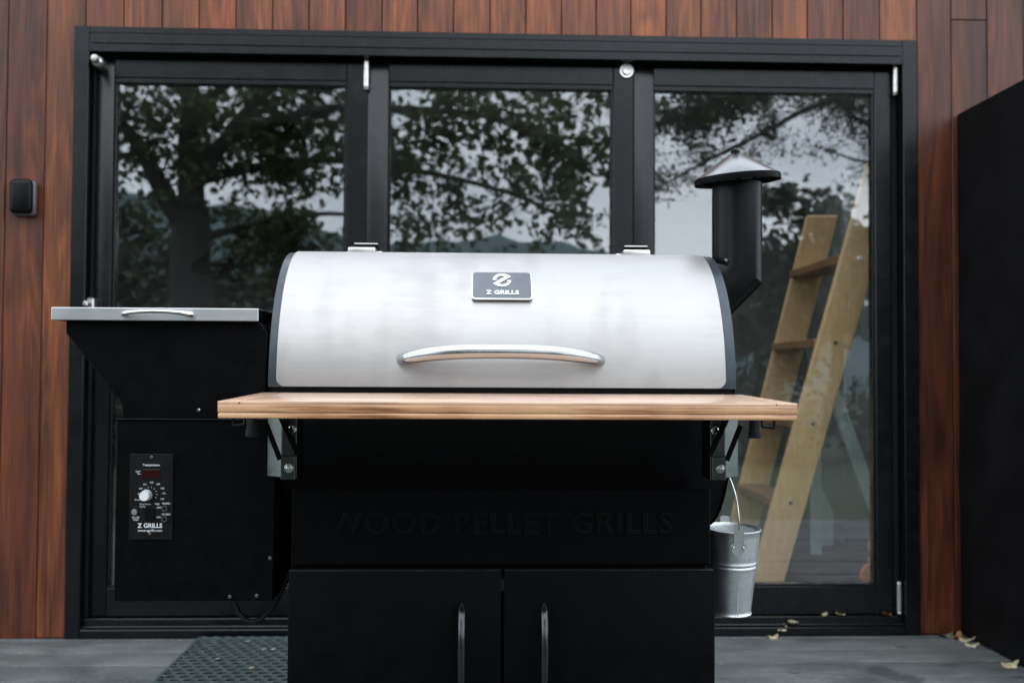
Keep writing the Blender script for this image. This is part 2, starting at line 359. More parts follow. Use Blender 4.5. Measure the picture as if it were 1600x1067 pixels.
def obj(name, bm, mat, parent=None, smooth=32, kind=None, label=None, cat=None, group=None):
    me = bpy.data.meshes.new(name)
    if isinstance(bm, bmesh.types.BMesh):
        bm.to_mesh(me); bm.free()
    else:
        me.from_pydata(*bm)
    me.materials.append(M[mat] if isinstance(mat, str) else mat)
    co = np.empty(len(me.vertices)*3); me.vertices.foreach_get('co', co); co = co.reshape(-1, 3)
    c = (co.min(0)+co.max(0))/2
    if parent is None and kind != 'structure': c[2] = co[:, 2].min()
    me.transform(Matrix.Translation(-Vector(c)))
    if smooth:
        me.shade_smooth(); me.set_sharp_from_angle(angle=R(smooth))
    o = bpy.data.objects.new(name, me); COL.objects.link(o); o.location = c
    if parent is not None: attach(o, parent)
    if kind: o['kind'] = kind
    tag(o, label, cat, group)
    return o
WORLD = {}
def attach(o, parent):
    WORLD.setdefault(parent.name, world_loc(parent))
    o.parent = parent; o.matrix_parent_inverse = Matrix.Translation(-WORLD[parent.name])
def world_loc(o):
    return o.location.copy()          # every matrix_parent_inverse undoes its parent's offset, so locations stay in world terms
def tag(o, label=None, cat=None, group=None):
    if label: o['label'] = label
    if cat: o['category'] = cat
    if group: o['group'] = group
def thing(name, loc, label, cat, group=None):
    o = bpy.data.objects.new(name, None); COL.objects.link(o); o.location = loc; o.empty_display_size = 0.1
    tag(o, label, cat, group); return o
def struct(name, bm, mat, smooth=0): return obj(name, bm, mat, None, smooth, 'structure')
def text(bm, s, size, mtx, extrude=0.0, bevel=0.0, bold=0.0, align='CENTER', space=1.0):
    cu = bpy.data.curves.new('t', 'FONT'); cu.body = s; cu.size = size; cu.extrude = extrude; cu.bevel_depth = bevel; cu.offset = bold*size
    cu.align_x = align; cu.align_y = 'CENTER'; cu.space_character = space; cu.resolution_u = 3
    o = bpy.data.objects.new('t', cu); COL.objects.link(o)
    me = bpy.data.meshes.new_from_object(o.evaluated_get(bpy.context.evaluated_depsgraph_get()))
    me.transform(mtx); bm.from_mesh(me)
    bpy.data.objects.remove(o); bpy.data.curves.remove(cu); bpy.data.meshes.remove(me)
def polys(bm, outlines, mtx, h):
    for pts in outlines:
        prism(bm, [mtx @ Vector((x, y, h)) for x, y in pts], [mtx @ Vector((x, y, 0)) for x, y in pts])

# ================================================================== SETTING
# ground, hills
bm = new(); box(bm, -160, 160, -260, 60, -0.62, -0.42); struct('lawn', bm, 'grass')
def hill():
    V, F = [], []; rr = random.Random(3); nx = 120
    rows = [(-75, 0.0), (-95, 0.45), (-120, 1.0), (-150, 0.8)]
    def prof(x):
        # ridge sinks from the left (in the reflection) to the right
        t = (x+45)/110
        h = 23 - 16*max(0, min(1, t))
        return h + 1.3*math.sin(x*0.07) + 0.5*math.sin(x*0.19+1) + 0.25*math.sin(x*0.9)
    for y, k in rows:
        for i in range(nx+1):
            x = -150 + 300*i/nx
            V.append((x, y + 3*math.sin(x*0.2), -0.42 + k*(prof(x)+0.42) + (rr.uniform(-0.3, 0.3) if k else 0)))
    for j in range(len(rows)-1):
        for i in range(nx):
            a = j*(nx+1)+i; F.append((a, a+1, a+nx+2, a+nx+1))
    return V, [], F
struct('hill', hill(), 'hill', 60)

# deck: bearers sheet + single boards
bm = new(); box(bm, -3.4, 2.6, -2.72, -0.001, -0.40, -0.030); deck = struct('deck', bm, 'gasket')
ys = [0.0, -0.035]
while ys[-1] > -2.6: ys.append(ys[-1]-0.158)
for a, b in zip(ys, ys[1:]):
    bm = new(); box(bm, -3.4, 2.6, b+0.0045, a-0.0045, -0.028, rng.uniform(-0.0015, 0.0015), 0.004, 2)
    obj('deck_board', bm, 'deck', deck, 40)

# ================================================================== HOUSE
JX = [-1.597, -1.466, -1.336, -1.207, -1.078, -.951, -.824, -.699, -.573, -.447, -.321, -.198, -.072, .054, .180, .304, .427, .549, .673, .797, .922, 1.049, 1.175, 1.302, 1.433, 1.5655, 1.690, 1.820, 1.952]
while JX[0] > -3.3: JX.insert(0, JX[0]-0.1285)
while JX[-1] < 2.5: JX.append(JX[-1]+0.1285)
FL, FR, FT = -1.366, 1.5575, 2.079      # outer frame edges
ZT = 2.52
house = thing('house', (0.0, 0.1, 0.0), 'red-brown timber clad house with charcoal three-panel glass doors', 'house')
bm = new()
for (x0, x1, z0, z1) in ((-3.4, FL+0.02, -0.4, ZT), (FR-0.02, 2.6, -0.4, ZT), (FL+0.02, FR-0.02, FT-0.02, ZT)):
    box(bm, x0, x1, 0.022, 0.16, z0, z1)
obj('wall', bm, 'gasket', house, 0)
G = 0.0016
# stain of each board as the photo shows it, left edge of the board first
TINT = {-1.597: (.66, .60, .62), -1.466: (.95, .95, .85), -1.336: (.85, .82, .84), -1.207: (1.0, 1.0, .95), -1.078: (1.0, .98, .95), -.951: (1.2, 1.15, 1.0), -.824: (1.1, 1.12, 1.1),
        -.699: (1.0, 1.05, 1.15), -.573: (1.1, 1.12, 1.2), -.447: (1.15, 1.1, 1.1), -.321: (1.2, 1.2, 1.05), -.198: (.95, .95, 1.0), -.072: (1.15, 1.15, 1.2), .054: (.9, .9, .95), .180: (1.5, 1.55, 1.4),
        .304: (1.2, 1.2, 1.2), .427: (.95, .95, 1.05), .549: (1.1, 1.1, 1.1), .673: (.9, .92, .98), .797: (1.0, 1.0, 1.05), .922: (.9, .9, .95), 1.049: (1.0, 1.0, 1.0), 1.175: (.8, .8, .85), 1.302: (.85, .85, .85),
        1.433: (.85, .85, .85), 1.5655: (.48, .46, .52), 1.690: (.55, .53, .56), 1.820: (.62, .6, .6)}
def board(bm, x0):
    o = obj('cladding_board', bm, 'clad', house); o.color = (*TINT.get(x0, (.7, .7, .7)), 1)
for x0, x1 in zip(JX, JX[1:]):
    a, b = x0+G, x1-G; dy = rng.uniform(-0.0015, 0.0015); y0, y1 = dy, 0.021
    bm = new()
    if x0 < FL < x1:
        o2 = [(a, 0.0), (FL-0.001, 0.0), (FL-0.001, FT+0.003), (b, FT+0.003), (b, ZT), (a, ZT)]
        prism(bm, [(x, y0, z) for x, z in o2], [(x, y1, z) for x, z in o2], 0.0018)
    elif x1 <= FL+0.01 or x0 >= FR-0.01:
        if 1.68 < x0 < 1.70:
            box(bm, a, b, y0, y1, 0.0, 2.160, 0.0018); board(bm, x0)
            bm = new(); box(bm, a, b, y0+0.001, y1, 2.1625, ZT, 0.0018)
        else: box(bm, a, b, y0, y1, -0.02 if x1 < FL else 0.0, ZT, 0.0018)
    else:
        box(bm, a, b, y0, y1, FT+0.003, ZT, 0.0018)
    board(bm, x0)

# outer door frame: stepped charcoal extrusions
df = None
def fr(name, parent, mat, *boxes, bev=0.0015):
    bm = new()
    for b in boxes: box(bm, *b, bev)
    return obj(name, bm, mat, parent)
df = fr('door_frame', house, 'alu', (FL, FL+0.050, -0.020, 0.10, 0.0, FT), (FR-0.050, FR, -0.020, 0.10, 0.0, FT),
        (FL+0.0505, FR-0.0505, -0.020, 0.10, 1.992, FT-0.024))
fr('head_flashing', df, 'alu', (FL+0.0505, FR-0.0505, -0.017, 0.03, FT-0.0225, FT))
fr('head_trim', df, 'alu', (FL+0.06, FR-0.06, -0.0245, -0.0205, 2.020, 2.0255), bev=0.001)
fr('head_channel', df, 'gasket', (FL+0.052, FR-0.052, 0.050, 0.10, 1.9795, 1.9915))
fr('jamb_channel', df, 'gasket', (FL+0.0515, FL+0.062, 0.020, 0.10, 0.062, 1.979))
fr('jamb_channel', df, 'gasket', (FR-0.072, FR-0.0515, 0.034, 0.10, 0.062, 1.979))
fr('threshold', df, 'alu', (FL+0.0515, FR-0.0515, 0.010, 0.14, 0.0, 0.060), (FL+0.0515, FR-0.0515, -0.022, 0.0095, 0.0, 0.030), (FL+0.0515, FR-0.0515, -0.006, 0.0095, 0.0305, 0.038), bev=0.002)

# three door panels
SY0, SY1 = 0.030, 0.085
PANELS = [(-1.312, -1.245, -0.445, -0.3718), (-0.3706, -0.2985, 0.491, 0.5632), (0.5646, 0.634, 1.4246, 1.482)]
ZB, ZG0, ZG1, ZTOP = 0.064, 0.160, 1.900, 1.979
plabel = ['left glass door panel', 'middle glass door panel', 'right glass door panel with ladder behind']
for k, (a, b, c, d) in enumerate(PANELS):
    bm = new(); box(bm, a, b, SY0, SY1, ZB, ZTOP, 0.0025, 2)
    dp = obj('door_panel', bm, 'alu', house, label=plabel[k])
    fr('stile', dp, 'alu', (c, d, SY0, SY1, ZB, ZTOP), bev=0.0025)
    fr('top_rail', dp, 'alu', (b+0.0008, c-0.0008, SY0+0.0012, SY1-0.001, ZG1+0.018, ZTOP), (b+0.0008, c-0.0008, SY0+0.004, SY1-0.001, ZG1, ZG1+0.0172), bev=0.0015)
    fr('bottom_rail', dp, 'alu', (b+0.0008, c-0.0008, SY0+0.0012, SY1-0.001, ZB, ZG0), bev=0.0015)
    fr('glazing_bead', dp, 'alu', (b+0.0008, b+0.0075, SY0+0.008, SY1-0.01, ZG0+0.0005, ZG1-0.0005), (c-0.0075, c-0.0008, SY0+0.008, SY1-0.01, ZG0+0.0005, ZG1-0.0005),
       (b+0.008, c-0.008, SY0+0.008, SY1-0.01, ZG0+0.0005, ZG0+0.008), bev=0.001)
    pn = fr('pane', dp, 'glass', (b+0.0085, c-0.0085, 0.0525, 0.0585, ZG0+0.0085, ZG1+0.004), bev=0.0)
    pn.rotation_euler = (R((0.06, -0.05, 0.03)[k]), 0, R((0.10, -0.09, 0.05)[k]))      # doors never hang quite true
    if k == 0:
        bm = new(); mt = Matrix.Translation((-1.289, SY0, 1.956)) @ Matrix.Rotation(R(4), 4, 'Z') @ FRONT
        lathe(bm, [(0, 0), (0.0215, 0), (0.0225, 0.020), (0.0215, 0.045), (0.0165, 0.056), (0.0095, 0.062), (0.009, 0.074), (0.0135, 0.077), (0.014, 0.090), (0.010, 0.096), (0, 0.097)], mt, 24)
        obj('door_stop', bm, 'hardware', dp)
        fr('lever_handle', dp, 'hardware', (-1.314, -1.289, -0.012, SY0, 1.075, 1.148), (-1.310, -1.294, -0.055, -0.0125, 1.118, 1.135), bev=0.004)
    def hinge(x, z0, z1, r=0.0105, y=SY0-0.008, base=None):
        bm = new(); H = z1-z0
        pr = [(0, 0), (r*0.8, 0.001), (r*0.9, H*0.06), (r*0.7, H*0.085), (r, H*0.10), (r, H*0.30), (r*0.86, H*0.305), (r*0.86, H*0.315), (r, H*0.32), (r, H*0.66), (r*0.86, H*0.665), (r*0.86, H*0.675), (r, H*0.68), (r, H*0.9), (r*0.7, H*0.915), (r*0.9, H*0.94), (r*0.8, H*0.999), (0, H)]
        lathe(bm, pr, Matrix.Translation((x, y, z0)), 16); obj('hinge', bm, 'hardware', dp)
    if k == 0: hinge(-0.3755, 1.884, 1.991)
    if k == 1:
        bm = new(); lathe(bm, [(0, 0), (0.0265, 0), (0.0265, 0.006), (0.024, 0.009), (0.0165, 0.0085), (0.0155, 0.013), (0.0135, 0.016), (0.007, 0.0155), (0.0065, 0.013), (0, 0.013)], front_at(0.537, SY0, 1.966), 32)
        obj('round_catch', bm, 'hardware', dp)
    if k == 2:
        hinge(1.493, 1.890, 2.002, 0.0105, 0.012)
        hinge(1.497, 0.066, 0.180, 0.010, 0.012)

# weatherproof socket on the cladding
bm = new(); box(bm, -1.566, -1.484, -0.026, -0.0035, 1.424, 1.545, 0.012, 3)
sk = obj('socket_box', bm, 'clearplastic', label='small black weatherproof socket box on timber cladding left of doors', cat='socket box')
bm = new(); box(bm, -1.563, -1.488, -0.052, -0.0265, 1.430, 1.546, 0.016, 4); obj('cover', bm, 'blackgloss', sk)

# black screen wall, end-on to the house
fe = thing('privacy_screen', (1.74, -0.33, 0), 'tall black privacy screen standing out from the wall right of the doors', 'screen wall')
yy = -0.004; k = 0
while yy > -0.62:
    y2 = yy-0.65; bm = new(); box(bm, 1.707+0.0006*(k % 2), 1.79, y2+0.002, yy, 0.004, 1.822, 0.003); obj('panel', bm, 'fence', fe); yy = y2; k += 1

# ------------------------------------------------------------------ room behind the glass
bm = new(); box(bm, -2.6, 2.5, 0.16, 3.2, -0.02, 0.055); struct('room_floor', bm, 'roomfloor')
bm = new()
for b in ((-2.6, 0.60, 0.162, 3.2), (2.30, 2.5, 0.162, 3.2), (0.60, 2.30, 1.50, 3.2), (0.60, 2.30, 0.162, 0.20)): box(bm, *b, 2.28, 2.38)  # ceiling left open under the added roof window
struct('room_ceiling', bm, 'roomceil')
bm = new(); box(bm, -2.6, 2.5, 2.45, 2.55, 0.056, 2.279); struct('room_wall_back', bm, 'roomwall')
bm = new()
for b in ((0.162, 0.50, 0.056, 2.279), (1.70, 2.449, 0.056, 2.279), (0.50, 1.70, 0.056, 0.90), (0.50, 1.70, 2.0, 2.279)): box(bm, -2.6, -2.5, *b)  # window gap added in the unseen side wall to brighten the room
struct('room_wall_left', bm, 'roomwall')
bm = new(); box(bm, 2.40, 2.5, 0.162, 2.449, 0.056, 2.279); struct('room_wall_right', bm, 'roomwall')
sl = thing('added_skylight', (1.45, 0.85, 2.38), 'unseen roof window added to light the loft ladder and room', 'roof window')  # made-up opening with glass, put in to let sky light reach the ladder
bm = new()
for b in ((0.59, 0.64, 0.19, 1.51), (2.26, 2.31, 0.19, 1.51), (0.641, 2.259, 0.19, 0.24), (0.641, 2.259, 1.46, 1.51)): box(bm, *b, 2.381, 2.44, 0.003)
obj('frame', bm, 'alu', sl)
bm = new(); box(bm, 0.642, 2.258, 0.242, 1.458, 2.41, 2.416); obj('pane', bm, 'glass', sl)

# range hood on the back wall
rh = thing('range_hood', (-1.115, 2.3, 1.44), 'black canopy range hood on back wall, dim behind left glass panel', 'range hood')
bm = new()
lo = [(-1.497, 2.02), (-0.735, 2.02), (-0.735, 2.447), (-1.497, 2.447)]; hi = [(-1.238, 2.20), (-0.995, 2.20), (-0.995, 2.447), (-1.238, 2.447)]
prism(bm, [(x, y, 1.478) for x, y in lo], [(x, y, 1.735) for x, y in hi], 0.002); obj('canopy', bm, 'hood', rh)
bm = new(); box(bm, -1.5, -0.732, 2.017, 2.447, 1.438, 1.477, 0.002); obj('rim', bm, 'hood', rh)
bm = new(); box(bm, -1.237, -0.996, 2.202, 2.447, 1.736, 2.277, 0.002); obj('flue', bm, 'hood', rh)
kc = thing('kitchen_counter', (-1.1, 2.1, 0.056), 'dark kitchen counter below the black range hood inside', 'counter')
for i in range(3):
    x0 = -2.0+0.6*i; bm = new(); box(bm, x0+0.002, x0+0.598, 1.86, 2.447, 0.057, 0.93, 0.002); cb = obj('cupboard_door', bm, 'hood', kc)
bm = new(); box(bm, -2.02, -0.18, 1.83, 2.447, 0.931, 0.965, 0.003); obj('worktop', bm, 'roomfloor', kc)

# loft ladder: two stringers in depth, treads between them
def lx(z): return 1.168 + 0.2235*z
lad = thing('loft_ladder', (1.2, 0.75, 0.056), 'pale pine loft ladder leaning behind right glass panel', 'ladder')
for (yb, yt, dx, zt) in ((0.555, 0.235, 0.0, 1.70), (1.10, 0.92, 0.012, 1.60)):
    bm = new(); zb = 0.057
    def yq(z): return yb + (yt-yb)*(z-zb)/(zt-zb)
    hw = 0.067; th = 0.034
    prism(bm, [(lx(zb)-hw+dx, yq(zb), zb), (lx(zb)+hw+dx, yq(zb), zb), (lx(zt)+hw+dx, yq(zt), zt), (lx(zt)-hw+dx, yq(zt), zt)],
          [(lx(zb)-hw+dx, yq(zb)+th, zb), (lx(zb)+hw+dx, yq(zb)+th, zb), (lx(zt)+hw+dx, yq(zt)+th, zt), (lx(zt)-hw+dx, yq(zt)+th, zt)], 0.003)
    obj('stringer', bm, 'pine', lad)
for z in (0.395, 0.708, 1.023, 1.343):
    yn = 0.555-0.425*(z-0.057)/2.183+0.035; yf = 1.10-0.24*(z-0.057)/2.183-0.001
    bm = new(); box(bm, lx(z)-0.070, lx(z)+0.055, yn, yf, z-0.016, z+0.016, 0.003); obj('tread', bm, 'tread', lad)
    bm = new(); disc(bm, lx(z)+0.002, yn-0.0355, z, 0.0075, 0.002, 0.001, 14); obj('bolt', bm, 'zinc', lad)
# other things in the room
bm = new(); beam(bm, (1.62, 1.2, 0.98), (1.90, 1.2, 0.20), (1, 0, 0.36), 0.055, 0.035, 0.003)
beam(bm, (1.62, 1.28, 0.98), (1.62, 1.28, 0.057), (1, 0, 0), 0.045, 0.035, 0.003)
obj('trestle', bm, 'paleboard', label='pale grey-blue slanted trestle leg behind ladder, inside right panel', cat='trestle')
bm = new(); prism(bm, [(1.700, 1.52, 0.40), (1.786, 1.52, 0.22), (1.786, 1.52, 0.057), (1.700, 1.52, 0.057)], [(1.700, 1.55, 0.40), (1.786, 1.55, 0.22), (1.786, 1.55, 0.057), (1.700, 1.55, 0.057)], 0.002)
obj('light_patch_board', bm, 'paleboard', label='pale board shaped after a patch of light behind ladder', cat='board')  # added slab in the shape of a pale light patch
cu = thing('tall_cupboard', (2.1, 1.9, 0.056), 'tall dark grey cupboard at right inside the room', 'cupboard')
bm = new(); box(bm, 1.87, 2.398, 1.62, 2.20, 0.057, 1.95, 0.003); obj('carcass', bm, 'cupboard', cu)
bm = new(); box(bm, 1.873, 2.396, 1.60, 1.619, 0.08, 1.94, 0.003); dd = obj('door', bm, 'cupboard', cu)
bm = new(); box(bm, 1.905, 1.918, 1.572, 1.599, 0.76, 0.90, 0.003); obj('handle', bm, 'hood', dd)
# violin-like instrument
vi = thing('wooden_ornament', (1.47, 0.25, 0.056), 'orange-brown wooden object with rounded body and thin neck, bottom right behind glass', 'ornament')
mt = Matrix.Translation((1.490, 0.25, 0.100)) @ Matrix.Scale(0.8, 4) @ Matrix.Rotation(R(14), 4, 'Y') @ Matrix.Rotation(R(-8), 4, 'X')
pts = []
for k in range(48):
    t = k/47; z = 0.27*t; 
    wv = 0.062*math.sqrt(max(0, 1-((t-0.24)/0.26)**2)) if t < 0.42 else 0
    wv = max(wv, 0.050*math.sqrt(max(0, 1-((t-0.78)/0.22)**2)) if t > 0.5 else 0, 0.034 if 0.05 < t < 0.93 else 0)
    pts.append((wv, z))
ol = [(x, z) for x, z in pts] + [(-x, z) for x, z in pts[::-1]]
ol = [p for i, p in enumerate(ol) if i == 0 or (abs(p[0]-ol[i-1][0])+abs(p[1]-ol[i-1][1])) > 1e-5]
if abs(ol[0][0]-ol[-1][0])+abs(ol[0][1]-ol[-1][1]) < 1e-5: ol.pop()
bm = new(); prism(bm, [mt @ Vector((x, -0.02, z)) for x, z in ol], [mt @ Vector((x, 0.02, z)) for x, z in ol]); obj('body', bm, 'amber', vi)
bm = new(); tube(bm, [mt @ Vector((0, -0.022, 0.20)), mt @ Vector((0, -0.024, 0.42)), mt @ Vector((0, -0.014, 0.46)), mt @ Vector((0, -0.024, 0.475))], [0.012, 0.010, 0.012, 0.008], 10); obj('neck', bm, 'amber', vi)

# ================================================================== PELLET GRILL
gr = thing('pellet_grill', (0.06, -1.34, 0.0), 'black wood pellet barbecue with brushed steel lid and bamboo front shelf', 'barbecue')
YC, ZC, A, BU, BL = -1.34, 0.868, 0.268, 0.2855, 0.297
def ell(th, off=0.0):
    c, s = math.cos(th), math.sin(th); b = BU if s >= 0 else BL
    nx, nz_ = c/A, s/b; L = math.hypot(nx, nz_)
    return (YC - (A*c + off*nx/L), ZC + b*s + off*nz_/L)
XL, XR = -0.388, 0.511
# barrel body
bm = new(); N = 72
ra = [(XL+0.002, *ell(2*math.pi*k/N, -0.004)) for k in range(N)]; rb = [(XR-0.002, *ell(2*math.pi*k/N, -0.004)) for k in range(N)]
prism(bm, ra, rb); obj('barrel', bm, 'barrelcoat', gr)
# end caps: thin pressed plates on both ends
for x0, x1 in ((XL-0.001, XL+0.0018), (XR-0.0018, XR+0.001)):
    bm = new(); prism(bm, [(x0, *ell(2*math.pi*k/N, 0.0)) for k in range(N)], [(x1, *ell(2*math.pi*k/N, 0.0)) for k in range(N)]); obj('end_plate', bm, 'blackcoat', gr)
# lid: dark shell with rims, brushed steel skin on top
def shell(bm, x0, x1, t0, t1, off, thick, nth=60, nx=2, rc=0.0):
    def lim(t):
        arc = (t-t0)*0.285
        if rc and arc < rc: return rc - math.sqrt(max(0, rc*rc-(rc-arc)**2))
        return 0
    ts = [t0+(t1-t0)*k/nth for k in range(nth+1)]
    if rc:
        ts = [t0+rc/0.285*(1-math.cos(math.pi/2*k/8)) for k in range(9)] + [t for t in ts if t > t0+rc/0.285+0.01]
    O, I = [], []
    for t in ts:
        i = lim(t); xs = [x0+i+(x1-x0-2*i)*k/nx for k in range(nx+1)]
        O.append([bm.verts.new((x, *ell(t, off))) for x in xs]); I.append([bm.verts.new((x, *ell(t, off-thick))) for x in xs])
    fs = []
    for r in range(len(ts)-1):
        for k in range(nx):
            fs.append(bm.faces.new((O[r][k], O[r][k+1], O[r+1][k+1], O[r+1][k]))); fs.append(bm.faces.new((I[r][k], I[r+1][k], I[r+1][k+1], I[r][k+1])))
        for k in (0, nx): fs.append(bm.faces.new((O[r][k], O[r+1][k], I[r+1][k], I[r][k])))
    for r in (0, len(ts)-1):
        for k in range(nx): fs.append(bm.faces.new((O[r][k], O[r][k+1], I[r][k+1], I[r][k])))
    bmesh.ops.recalc_face_normals(bm, faces=fs)
bm = new(); shell(bm, XL-0.002, XR+0.002, 0.012, R(128), 0.0045, 0.006)
lid = obj('lid', bm, 'band', gr, 40)
bm = new(); shell(bm, -0.3745, 0.4925, 0.016, R(126), 0.0075, 0.0028, 110, 12, 0.016)
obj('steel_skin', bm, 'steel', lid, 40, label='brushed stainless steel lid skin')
# badge
tb = math.asin((1.0665-ZC)/BU); yb_, zb_ = ell(tb, 0.0085)
c, s = math.cos(tb), math.sin(tb); nv = Vector((0, -c/A, s/BU)).normalized(); uv = Vector((0, nv.z, -nv.y)); uv = uv if uv.z > 0 else -uv
MBD = Matrix(((1, uv.x, nv.x, 0.0585), (0, uv.y, nv.y, yb_), (0, uv.z, nv.z, zb_), (0, 0, 0, 1)))
def rrect(w_, h_, r, n=6):
    P = []
    for cx, cy, a0 in ((w_/2-r, h_/2-r, 0), (-w_/2+r, h_/2-r, 90), (-w_/2+r, -h_/2+r, 180), (w_/2-r, -h_/2+r, 270)):
        for k in range(n+1): a = R(a0+90*k/n); P.append((cx+r*math.cos(a), cy+r*math.sin(a)))
    return P
BH = 0.079
bm = new(); o1 = rrect(0.1205, BH, 0.008); prism(bm, [MBD @ Vector((x, y, 0.0045)) for x, y in o1], [MBD @ Vector((x, y, 0.0012)) for x, y in o1], 0.0006)
bdg = obj('badge', bm, 'knob', lid)
bm = new(); o1 = rrect(0.1165, BH-0.005, 0.0065); prism(bm, [MBD @ Vector((x, y+0.0008, 0.0054)) for x, y in o1], [MBD @ Vector((x, y+0.0008, 0.0047)) for x, y in o1])
obj('badge_face', bm, 'badge', lid)
ML = MBD @ Matrix.Translation((0, 0, 0.0055))
bm = new()
def arc(r0, r1, a0, a1, n=18):
    return [(r0*math.cos(R(a0+(a1-a0)*k/n)), r0*math.sin(R(a0+(a1-a0)*k/n))) for k in range(n+1)] + [(r1*math.cos(R(a1+(a0-a1)*k/n)), r1*math.sin(R(a1+(a0-a1)*k/n))) for k in range(n+1)]
S = 0.0185
def lg(p): return [(x*S, y*S+0.0135) for x, y in p]
up = arc(1.0, 0.70, 52, 178)
polys(bm, [lg(up)], ML, 0.0014)
polys(bm, [lg([(-x, -y) for x, y in up])], ML, 0.0014)
polys(bm, [lg([(-0.98, 0.02), (-0.99, 0.13), (-0.52, 0.14), (-0.60, 0.02)])], ML, 0.0012)
polys(bm, [lg([(0.98, -0.02), (0.99, -0.13), (0.52, -0.14), (0.60, -0.02)])], ML, 0.0012)
polys(bm, [lg([(0.46, 0.93), (0.98, 0.56), (-0.40, -0.55), (-0.98, -0.56), (0.30, 0.52)])], ML, 0.0016)
polys(bm, [lg([(-0.46, -0.93), (-0.98, -0.56), (-0.40, -0.555)])], ML, 0.0013)
text(bm, 'Z GRILLS', 0.0152, ML @ Matrix.Translation((0.001, -0.0225, 0.0005)), 0.0007, 0, 0.028, space=1.08)
obj('lettering', bm, 'badge_white', lid)
# lid handle: polished bow
bm = new(); path, rad = [], []
for k in range(41):
    t = -1+2*k/40; x = 0.056+0.196*t
    e = 1-abs(t)**6; y = -1.605-0.058*(1-abs(t)**2.6)**0.6 if abs(t) < 1 else -1.600
    path.append((x, y, 0.9245+0.0165*(1-abs(t)**2.8))); rad.append(0.0150*(0.80+0.20*(1-abs(t)**4)))
path.insert(0, (path[0][0]+0.001, -1.585, path[0][2]-0.002)); rad.insert(0, 0.0075); path.append((path[-1][0]-0.001, -1.585, path[-1][2]-0.002)); rad.append(0.0075)
tube(bm, path, rad, 24, flat=(0.95, 0.8)); obj('handle', bm, 'bow', lid, 60)
# lid hinges on top
for x in (-0.2425, 0.3605):
    bm = new(); box(bm, x-0.030, x+0.030, -1.345, -1.300, 1.1555, 1.1730, 0.003, 2); hb = obj('hinge', bm, 'hardware', lid)
    bm = new(); box(bm, x-0.021, x+0.031, -1.298, -1.235, 1.1395, 1.1850, 0.002, 2); obj('hinge_leaf', bm, 'blackcoat', lid)
    bm = new(); tube(bm, [(x-0.021, -1.2995, 1.1858), (x+0.031, -1.2995, 1.1858)], 0.0013, 10); obj('hinge_pin', bm, 'hardware', lid)
    sgn = 1 if x < 0 else -1
    bm = new(); tube(bm, [(x-0.0345, -1.32, 1.1630), (x+0.0345, -1.32, 1.1630)], 0.0028, 10)
    tube(bm, [(x+sgn*0.034, -1.32, 1.1625), (x+sgn*0.040, -1.32, 1.1625), (x+sgn*0.0405, -1.32, 1.1610), (x+sgn*0.050, -1.32, 1.1590)], [0.0042, 0.0042, 0.003, 0.002], 10); obj('hinge_pin', bm, 'hardware', lid)

# chimney
bm = new(); tube(bm, [(0.584, YC, 1.322), (0.584, YC, 1.1215), (0.480, YC, 1.0175)], 0.0545, 48); ch = obj('chimney', bm, 'blackgloss', gr, 20)
bm = new(); mt = Matrix.Translation((0.585, YC, 1.331)) @ Matrix.Rotation(R(-5.0), 4, 'Y') @ Matrix.Rotation(R(3.0), 4, 'X')
lathe(bm, [(0, 0.060), (0.009, 0.0600), (0.0915, 0.0075), (0.0915, 0.0050), (0.012, 0.050), (0, 0.050)], mt, 64); cap = obj('chimney_cap', bm, 'cap', gr, 40)
bm = new(); lathe(bm, [(0.0905, 0.0048), (0.0935, 0.0066), (0.0945, 0.0045), (0.0945, -0.007), (0.0925, -0.007), (0.0905, 0.003), (0.0905, 0.0048)], mt, 64); obj('cap_rim', bm, 'blackcoat', cap, 40)
bm = new(); lathe(bm, [(0, 0.068), (0.004, 0.068), (0.006, 0.066), (0.006, 0.0635), (0.0105, 0.063), (0.0105, 0.0595), (0, 0.0595)], mt, 16); obj('cap_nut', bm, 'blackgloss', cap)
for a in (20, 140, 260):
    bm = new(); p = mt @ Vector((0.047*math.cos(R(a)), 0.047*math.sin(R(a)), 0.012)); box(bm, p.x-0.004, p.x+0.004, p.y-0.002, p.y+0.002, p.z-0.06, p.z+0.012); obj('cap_bracket', bm, 'blackcoat', cap)
bm = new()
ax = Vector((-1, 0, -1)).normalized(); cen = Vector((0.535, YC, 1.0725))
q = ax.to_track_quat('Z', 'Y').to_matrix().to_4x4()
for d in (0.0,): lathe(bm, [(0.0545, -0.001), (0.0585, -0.001), (0.0585, 0.004), (0.0545, 0.004)], Matrix.Translation(Vector((0.500, YC, 1.0375))) @ q, 48)
obj('flange', bm, 'blackcoat', ch)
for (x, z) in ((0.548, 1.1465),):
    bm = new(); disc(bm, x, YC-0.047, z, 0.004, 0.004, 0.001, 10); obj('screw', bm, 'zinc', ch)

